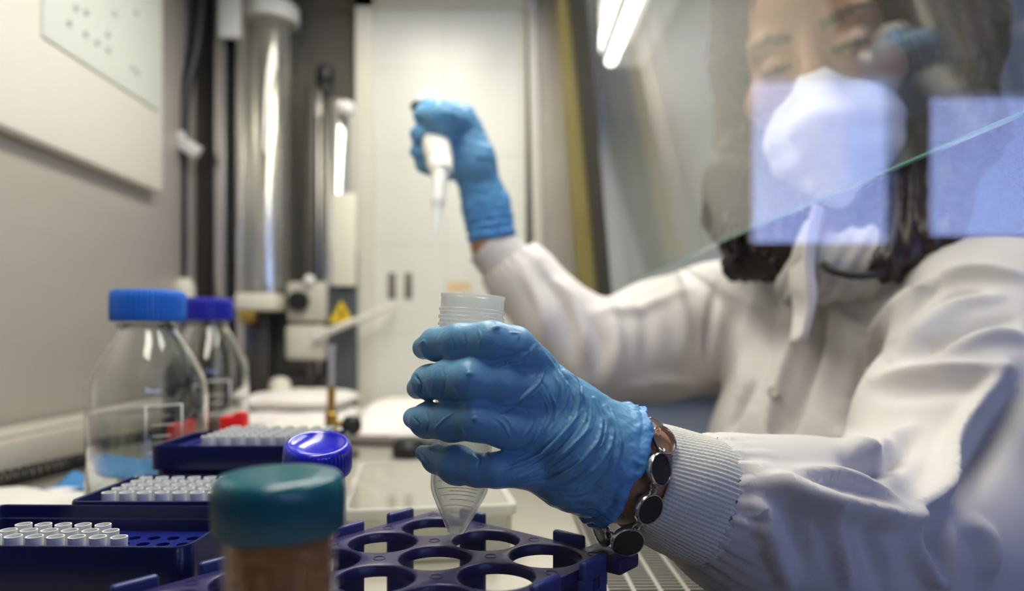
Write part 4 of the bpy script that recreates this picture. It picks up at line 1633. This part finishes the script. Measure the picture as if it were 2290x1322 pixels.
# ---- lab coat
fc = Field(np.array([-.03, .22, CZ - .50]), np.array([.62, 1.06, CZ + .16]), .0034)
fc.ell(tz(0, 0, -.20), (.152, .104, .285), TR, .03, power=2)
fc.ell(tz(0, .012, -.13), (.138, .108, .11), TR, .04)
fc.ell(tz(0, 0, -.42), (.175, .135, .14), TR, .06)
fc.cone(SH_F + (0, 0, .006), tz(0, -.02, .055), .062, .068, .05)
fc.cone(SH_N + (0, 0, -.004), tz(0, -.02, .040), .060, .062, .05)
fc.chain(sleeve_f, .03)
fc.chain(sleeve_n, .022)
fc.ell(tz(.005, .045, .135), (.058, .070, .085), TR, .015, 'sub')
V, Q = fc.mesh()
V = relax(V, Q, 2, .5)
N = vnormals(V, Q)
V = V + N * (.0022 * vnoise(V, 7, 21, 2))[:, None]
# cloth lying on the grille
low = (V[:, 0] < .205) & (V[:, 2] < CZ - .1405)
V[low, 2] = CZ - .1405
# sleeve gathers at both cuffs
for st, nx_, wv, amp in ((at(1560, 1113, .316), at(1690, 1150, .328), 26, .0014), (at(1130, 580, .79), at(1245, 712, .78), 20, .002)):
    a_ = nrm(nx_ - st)
    s1 = (V - st) @ a_
    rd = V - st - s1[:, None] * a_
    fr = axis_frame(a_)
    an_ = np.arctan2(rd @ fr[:, 1], rd @ fr[:, 0])
    near_ = (np.linalg.norm(rd, axis=1) < .06) & (s1 > -.03) & (s1 < .05)
    e_ = np.exp(-(np.clip(s1, 0, 1) / .016) ** 2) * near_
    V = V + rd / (np.linalg.norm(rd, axis=1)[:, None] + 1e-9) * (e_ * amp * np.sin(an_ * wv + 2 * np.sin(an_ * 3)))[:, None]
near_st = [
    ([(1700, 1062), (1780, 1105), (1850, 1130), (1950, 1150), (2045, 1165)], 22, .0085),
    ([(1690, 1110), (1709, 1151), (1731, 1231), (1768, 1318)], 12, .0035),
    ([(1800, 1120), (1842, 1160), (1870, 1230), (1900, 1310)], 14, .004),
    ([(1750, 1110), (1780, 1180), (1800, 1280)], 18, -.004),
    ([(1930, 1170), (1960, 1240), (1970, 1320)], 22, -.004),
    ([(2033, 1160), (2042, 1230), (2084, 1294), (2107, 1275), (2102, 1151), (2092, 1090)], 13, .005),
    ([(2062, 1150), (2072, 1210), (2085, 1250)], 14, -.006),
    ([(2245, 832), (2185, 915), (2130, 1010), (2085, 1100), (2040, 1140)], 20, .010),
    ([(2290, 850), (2230, 950), (2170, 1050), (2140, 1130)], 34, -.008),
    ([(1880, 975), (1935, 1012), (1990, 1000), (2040, 960)], 16, .006),
    ([(1895, 1030), (1960, 1050), (2030, 1010)], 18, -.006),
    ([(1760, 1060), (1850, 1062), (1930, 1085), (2010, 1130)], 14, .004),
    ([(1960, 850), (2040, 835), (2140, 828), (2250, 826)], 16, .005),
    ([(1985, 880), (2080, 868), (2200, 862)], 22, -.003),
    ([(2000, 800), (2070, 740), (2150, 690), (2230, 668)], 13, .006),
    ([(2060, 790), (2150, 735), (2260, 720)], 15, -.007),
    ([(2080, 640), (2170, 610), (2290, 620)], 14, .006),
    ([(2100, 690), (2140, 668), (2190, 660)], 11, -.006),
    ([(2130, 780), (2220, 755), (2290, 760)], 14, .005),
    ([(2150, 1150), (2200, 1210), (2210, 1300)], 22, .005),
]
V = crease(V, Q, [(a, b, c_ * 1.7) for a, b, c_ in near_st], (0, .60))
tor_st = [
    ([(1950, 880), (1968, 820), (1990, 750), (2045, 680), (2125, 605)], 14, .008),
    ([(1985, 860), (2010, 790), (2060, 715), (2120, 660)], 16, -.008),
    ([(1812, 600), (1806, 700), (1775, 800), (1735, 920), (1722, 1000)], 9, .007),
    ([(1835, 650), (1825, 760), (1790, 880), (1755, 960)], 14, -.008),
    ([(1690, 660), (1670, 760), (1655, 880)], 16, .003),
    ([(1640, 680), (1620, 780), (1600, 860)], 14, -.003),
    ([(1740, 640), (1720, 760), (1690, 900)], 16, -.003),
    ([(1880, 740), (1920, 800), (1900, 900)], 30, .006),
    ([(1860, 690), (1960, 740), (2010, 660)], 12, .003),
    ([(1680, 860), (1655, 910), (1632, 960)], 7, -.006),
    ([(1800, 900), (1770, 960), (1760, 1030)], 10, -.004),
    ([(1600, 640), (1585, 740), (1578, 830)], 9, -.005),
]
V = crease(V, Q, [(a, b, c_ * 2.2) for a, b, c_ in tor_st], (.52, .9))
far_st = [
    ([(1170, 600), (1212, 690), (1222, 780)], 13, .005), ([(1215, 600), (1262, 690), (1275, 790)], 14, -.005),
    ([(1255, 640), (1302, 720), (1312, 810)], 13, .006), ([(1300, 690), (1338, 760), (1340, 840)], 12, -.005),
    ([(1350, 680), (1378, 760), (1370, 860)], 16, .006), ([(1420, 660), (1450, 740), (1440, 840)], 18, -.004),
    ([(1500, 640), (1530, 720), (1520, 820)], 18, .004), ([(1400, 870), (1480, 850), (1560, 860)], 12, .004),
    ([(1330, 700), (1420, 690), (1540, 650)], 12, .004), ([(1190, 560), (1230, 620), (1280, 665)], 10, .004),
]
V = crease(V, Q, [(a, b, c_ * 1.6) for a, b, c_ in far_st], (.66, 1.1))
for st, nx_, en in ((at(1546, 1108, .3147), at(1572, 1118, .3172), .0265), (at(1134, 586, .79), at(1148, 606, .79), .03)):
    a_ = nrm(nx_ - st)
    s1 = (V - st) @ a_
    rd = np.linalg.norm(V - st - s1[:, None] * a_, axis=1)
    zone = (s1 < 0) & (s1 > -.07) & (rd < .06)
    Q = Q[~zone[Q].all(1)]
    V = V - (s1 * zone)[:, None] * a_
used = np.unique(Q)
mp = np.full(len(V), -1)
mp[used] = np.arange(len(used))
V, Q = V[used], mp[Q]
coat = link('lab_coat', V, Q, M['coat'], body)
for (px, py) in ((1725, 868), (1800, 705), (1700, 985)):
    d_ = .585
    # button on the front strip: find the coat surface along the sight line
    dd = np.array([(px - VX) / F, 1, (VY - py) / F])
    q = pix(V)
    sel = np.where((np.abs(q - (px, py)) < 14).all(1))[0]
    sel = sel[(V[sel, 1] > .53)]
    if len(sel):
        k = sel[np.argmin(V[sel, 1])]
        nn = vnormals(V, Q)[k]
        ob('button', MB().lathe([(.0055, -.001), (.0058, .0012), (.0045, .002), (.003, .0014)], 20, V[k], axis_frame(nn)), mat('button_white', (.72, .70, .66), .4), coat)

# collar: two standing flaps
def flap(name, rows, m, thick, parent, n=24):
    """rows: list of 3-D polylines lofted into a sheet"""
    G = [spline(r, n) for r in rows]
    G = spline(np.array(G).reshape(len(G), -1), 14).reshape(14, n, 3)
    Vv = G.reshape(-1, 3)
    Fc = [(i * n + k, i * n + k + 1, (i + 1) * n + k + 1, (i + 1) * n + k) for i in range(13) for k in range(n - 1)]
    o = link(name, Vv, Fc, m, parent)
    md = o.modifiers.new('t', 'SOLIDIFY')
    md.thickness = thick
    md.offset = 0
    return o


flap('collar', [[at(1822, 455, .60), at(1803, 520, .588), at(1798, 580, .580), at(1806, 660, .572), at(1790, 760, .566)],
                [at(1838, 470, .606), at(1824, 540, .595), at(1818, 600, .586), at(1822, 670, .578), at(1800, 760, .572)],
                [at(1800, 500, .645), at(1775, 560, .630), at(1765, 620, .615), at(1775, 690, .60), at(1768, 770, .585)]], M['coat'], .0025, body)
# shirt and scarf in the neck opening
fs = Field(np.array([.22, .50, CZ - .05]), np.array([.46, .82, CZ + .20]), .004)
fs.chain([(at(1790, 640, .640), .022), (at(1850, 600, .615), .026), (at(1940, 590, .605), .028), (at(2030, 560, .62), .026)], .02)
fs.chain([(at(1935, 575, .628), .018), (at(1965, 530, .640), .020)], .02)
V, Q = fs.mesh()
V = relax(V, Q, 2, .5)
N = vnormals(V, Q)
q = pix(V)
rr_ = np.hypot(q[:, 0] - 1938, q[:, 1] - 560)
V = V + N * (.0016 * np.sin((q[:, 0] + .6 * q[:, 1]) / 7))[:, None]
link('shirt', V, Q, M['shirt'], body)
nk = spline([at(1840, 590, .585), at(1862, 606, .578), at(1910, 616, .570), at(1965, 612, .568), at(2020, 592, .572), at(2080, 560, .59)], 40)
ob('neck_cord', MB().tube(nk, .0034, 10), M['cord'], body)

# ---- knit cuffs
cl_, cr_ = at(1424, 1062, .3030), at(1572, 1118, .3172)
n_ = 46
t_ = np.linspace(0, 1, n_)
path = cl_ + t_[:, None] * (cr_ - cl_)
rad_ = .0236 + .0054 * t_ + .0014 * np.sin(t_ * PI) + .0009 * np.exp(-((t_ - .92) / .025) ** 2) - .0008 * np.exp(-(t_ / .03) ** 2)


def knit(th, i):
    return .00028 * np.cos(th * 84) * (1 - np.exp(-((t_[i] - .92) / .03) ** 2)) + .00012 * np.cos(i * 2.2) + .0006 * np.sin(th * 3 + t_[i] * 5)


kc = MB().tube(path, rad_, 320, False, knit)
o = link('knit_cuff', kc.v, kc.f, M['knit'], body)
md = o.modifiers.new('t', 'SOLIDIFY')
md.thickness = .0012
md.offset = -1
cl_, cr_ = at(1090, 543, .786), at(1148, 606, .79)
path = cl_ + t_[:, None] * (cr_ - cl_)
rad_ = .0275 + .005 * t_
kc = MB().tube(path, rad_, 220, False, lambda th, i: .0005 * np.cos(th * 55))
o = link('knit_cuff', kc.v, kc.f, M['coat'], body)
md = o.modifiers.new('t', 'SOLIDIFY')
md.thickness = .0012
md.offset = -1

# ---- face mask
fm = Field(hd(0, 0, 0) - .2, hd(0, 0, 0) + .2, .0026)
fm.ell(hd(0, .050, -.076), (.062, .060, .060), HR, .01)
fm.cone(hd(0, .100, -.024), hd(0, .126, -.062), .013, .018, .03)
fm.cone(hd(0, .124, -.066), hd(0, .098, -.124), .017, .016, .03)
V, Q = fm.mesh()
V = relax(V, Q, 2, .5)
l_ = (V - HO) @ HR
V = V + vnormals(V, Q) * (.0010 * np.sin((l_[:, 2] + .3 * np.abs(l_[:, 0])) * 2 * PI / .03))[:, None]
keepv = (l_[:, 1] > .028 - .10 * np.clip(np.abs(l_[:, 0]) - .05, 0, 1))
Qk = Q[keepv[Q].all(1)]
used = np.unique(Qk)
mp = np.full(len(V), -1)
mp[used] = np.arange(len(used))
mk = link('face_mask', V[used], mp[Qk], M['mask'], body)
md = mk.modifiers.new('t', 'SOLIDIFY')
md.thickness = .0012
md.offset = -1
flap('mask_strap', [[hd(.052, .066, -.020), hd(.066, .046, .004), hd(.080, .020, .016), hd(.090, -.012, .008), hd(.092, -.03, -.006)],
                    [hd(.058, .062, -.032), hd(.072, .044, -.012), hd(.086, .018, -.006), hd(.095, -.012, -.010), hd(.094, -.03, -.018)]], M['strap'], .002, mk)
flap('mask_strap', [[hd(.060, .040, -.075), hd(.074, .020, -.07), hd(.088, -.01, -.062)],
                    [hd(.060, .040, -.083), hd(.074, .020, -.078), hd(.088, -.01, -.070)]], M['strap'], .002, mk)

# ---- hair
fh = Field(np.array([.12, .46, CZ - .02]), np.array([.52, .92, CZ + .44]), .0030)
fh.ell(hd(0, -.022, .050), (.086, .098, .094), HR, .01)
fh.ell(hd(0, -.05, -.03), (.082, .062, .10), HR, .03)
fh.chain([(hd(-.060, .030, .088), .022), (hd(-.080, .015, .02), .022), (hd(-.090, .010, -.06), .026), (at(1662, 400, .715), .034), (at(1655, 480, .715), .034), (at(1685, 550, .70), .027), (at(1738, 585, .68), .020)], .015)
fh.chain([(at(1720, 480, .70), .030), (at(1735, 560, .675), .026), (at(1640, 600, .70), .012)], .012)
fh.chain([(hd(.060, .028, .090), .024), (hd(.084, .026, .03), .029), (hd(.094, .020, -.04), .034), (hd(.100, -.005, -.11), .036), (at(2015, 480, .628), .034), (at(1990, 560, .605), .022)], .015)
fh.chain([(at(2070, 380, .66), .034), (at(2060, 470, .625), .034), (at(2050, 545, .590), .026), (at(2105, 535, .572), .013), (at(2140, 515, .565), .007)], .012)
fh.chain([(at(2040, 520, .60), .030), (at(1985, 590, .575), .016)], .012)
fh.chain([(hd(.095, -.03, .06), .03), (hd(.115, -.03, -.02), .034), (at(2120, 330, .70), .034)], .02)
fh.ell(hd(0, .075, -.005), (.058, .05, .078), HR, .012, 'sub')
V, Q = fh.mesh()
V = relax(V, Q, 3, .5)
l_ = (V - HO) @ HR
N = vnormals(V, Q)
sx_ = l_[:, 0] + .012 * np.sin(l_[:, 2] * 42) + .4 * l_[:, 1]
V = V + N * (.0020 * np.sin(sx_ * 2 * PI / .011) + .0012 * np.sin(sx_ * 2 * PI / .0047 + 1) + .002 * vnoise(V, 12, 31, 2))[:, None]
hair = link('hair', V, Q, M['hair'], body)
lk_ = MB()
rs = np.random.default_rng(12)
for k in range(44):
    left = k < 26
    x0 = rs.uniform(1612, 1770) if left else rs.uniform(1965, 2110)
    y0 = rs.uniform(470, 520)
    L_ = rs.uniform(70, 130) if left else rs.uniform(50, 110)
    d0 = rs.uniform(.675, .70) if left else rs.uniform(.60, .635)
    amp_, fr_, ph_ = rs.uniform(8, 20), rs.uniform(1.0, 2.0), rs.uniform(0, 6.28)
    dx = rs.uniform(-15, 25) if left else rs.uniform(-40, 20)
    tt_ = np.linspace(0, 1, 22)
    pts = [at(x0 + dx * t + amp_ * math.sin(ph_ + fr_ * 6.28 * t) * t, y0 + L_ * t, d0 - .02 * t + .008 * math.cos(ph_ + fr_ * 6.28 * t)) for t in tt_]
    lk_.tube(pts, rs.uniform(.0022, .005) * (1 - .75 * tt_ ** 2), 8)
ob('loose_locks', lk_, M['hair'], hair)

# ---- bracelet on the near wrist
br_ = bpy.data.objects.new('bracelet', None)
COL.objects.link(br_)
br_.parent = body
br_.location = at(1430, 1075, .306) - wloc(body)
cen = at(1412, 1075, .309)
links_ = [(1473, 1050, .2775, .95), (1450, 1137, .2790, .95), (1403, 1210, .2850, 1.0), (1346, 1190, .297, .9), (1482, 985, .2870, .9), (1454, 950, .300, .8)]
pos = []
for k, (px, py, d, sc_) in enumerate(links_):
    p = at(px, py, d)
    nrm_ = nrm(nrm(p - cen) * .75 + np.array([.10, -.75, .12]))
    if k == 0: nrm_ = nrm((.62, -.74, .14))
    if k == 1: nrm_ = nrm((.45, -.86, -.22))
    if k == 2: nrm_ = nrm((.10, -.92, -.36))
    if k == 3: nrm_ = nrm((-.85, -.30, -.25))
    if k == 4: nrm_ = nrm((.45, -.65, .45))
    if k == 5: nrm_ = nrm((.25, -.30, .95))
    Rd = axis_frame(nrm_, (1, 0, .3))
    Rs = .0069 * sc_
    hollow = k == 4
    prof = [(Rs * .98, -.0012), (Rs * 1.04, -.0004), (Rs * 1.04, .0010), (Rs * .99, .0016), (Rs * .94, .0016), (Rs * .90, .0008), (Rs * .90, -.0012)]
    o = ob('disc_setting', MB().lathe(prof, 40, p, Rd, close=True), M['silver'], br_)
    if not hollow:
        ob('black_disc', MB().lathe([(Rs * .90, -.0008), (Rs * .93, .0006), (Rs * .84, .0012), (Rs * .4, .0013), (Rs * .1, .0013)], 40, p, Rd), M['stone'], br_)
    pos.append((p, nrm_))
order = [5, 4, 0, 1, 2, 3]
for a, b in zip(order[:-1], order[1:]):
    p, q = pos[a][0], pos[b][0]
    mid = (p + q) / 2
    dv_ = nrm(q - p)
    nn = nrm(pos[a][1] + pos[b][1])
    lm = MB()
    for s in (-1, 1):
        cc = mid + dv_ * s * .0012
        th = np.arange(17) / 16 * 2 * PI
        side = np.cross(dv_, nn)
        w_ = nn if s < 0 else side
        lm.tube([cc + .0017 * (math.cos(t) * dv_ + math.sin(t) * w_) for t in th], .00045, 8)
    ob('chain_link', lm, M['silver'], br_)
# back part of the chain, round the far side of the wrist
bk = spline([pos[3][0], at(1352, 1130, .318), at(1380, 1040, .330), at(1430, 970, .322), pos[5][0]], 40)
lm = MB()
for k in range(0, 40, 2):
    lm.sphere(bk[k], .0014, 10, 8)
ob('chain_back', lm, M['silver'], br_)

# ------------------------------------------------------------------ pipette in the far hand
pa, pb = at(960, 232, .792), at(988, 392, .690)
up = nrm(pa - pb)
pt = thing('pipette', pb, 'white pipette with a clear tip pointing down, held up in the far gloved hand', 'pipette')
Rp = axis_frame(up)
LL = np.linalg.norm(pa - pb)
ob('pipette_body', MB().lathe([(.0098, .004), (.0125, .010), (.0136, .024), (.0136, .034), (.0144, .035), (.0150, .058), (.0138, .075), (.0120, LL - .018), (.0115, LL - .010)], 40, pb, Rp), M['white'], pt, None, 50)
ob('grip_collar', MB().lathe([(.0139, .0240), (.0147, .0245), (.0147, .0275), (.0139, .0280)], 40, pb, Rp), M['ivory'], pt)
ob('plunger_cap', MB().lathe([(.0150, LL - .010), (.0165, LL - .006), (.0160, LL + .004), (.0120, LL + .009), (.005, LL + .0105)], 36, pb, Rp), M['white'], pt)
ob('ejector_button', MB().lathe([(.0062, 0), (.0066, .006), (.005, .010)], 24, at(937, 246, .772), axis_frame((-.6, -.2, .7))), M['black'], pt)
tip0, tip1 = at(984, 385, .694), at(975, 527, .665)
ut = nrm(tip0 - tip1)
LT = np.linalg.norm(tip0 - tip1)
ob('nozzle', MB().lathe([(.0058, LT * .52), (.0064, LT * .60), (.0085, LT * .98), (.0088, LT * 1.02)], 28, tip1, axis_frame(ut)), M['white'], pt)
ob('pipette_tip', MB().lathe([(.0014, 0), (.0034, LT * .34), (.0050, LT * .46), (.0066, LT * .50), (.0068, LT * .58), (.0060, LT * .58), (.0042, LT * .46), (.0008, .001)], 28, tip1, axis_frame(ut)), M['tip'], pt, None, 60)

# ------------------------------------------------------------------ world and render settings
w = bpy.data.worlds.new('World')
SC.world = w
w.use_nodes = True
w.node_tree.nodes['Background'].inputs[0].default_value = (.6, .7, 1, 1)
w.node_tree.nodes['Background'].inputs[1].default_value = .05
SC.view_settings.view_transform = 'Standard'
SC.view_settings.look = 'None'
SC.view_settings.exposure = 0.0
SC.view_settings.gamma = 1
SC.view_settings.use_curve_mapping = False
SC.cycles.use_denoising = True
SC.cycles.caustics_reflective = False
SC.cycles.caustics_refractive = False
SC.cycles.max_bounces = 7
SC.cycles.use_adaptive_sampling = True
SC.cycles.adaptive_threshold = .06
SC.cycles.adaptive_min_samples = 16
SC.cycles.transparent_max_bounces = 18
SC.cycles.transmission_bounces = 10
SC.cycles.sample_clamp_indirect = 4.0
SC.cycles.blur_glossy = .5
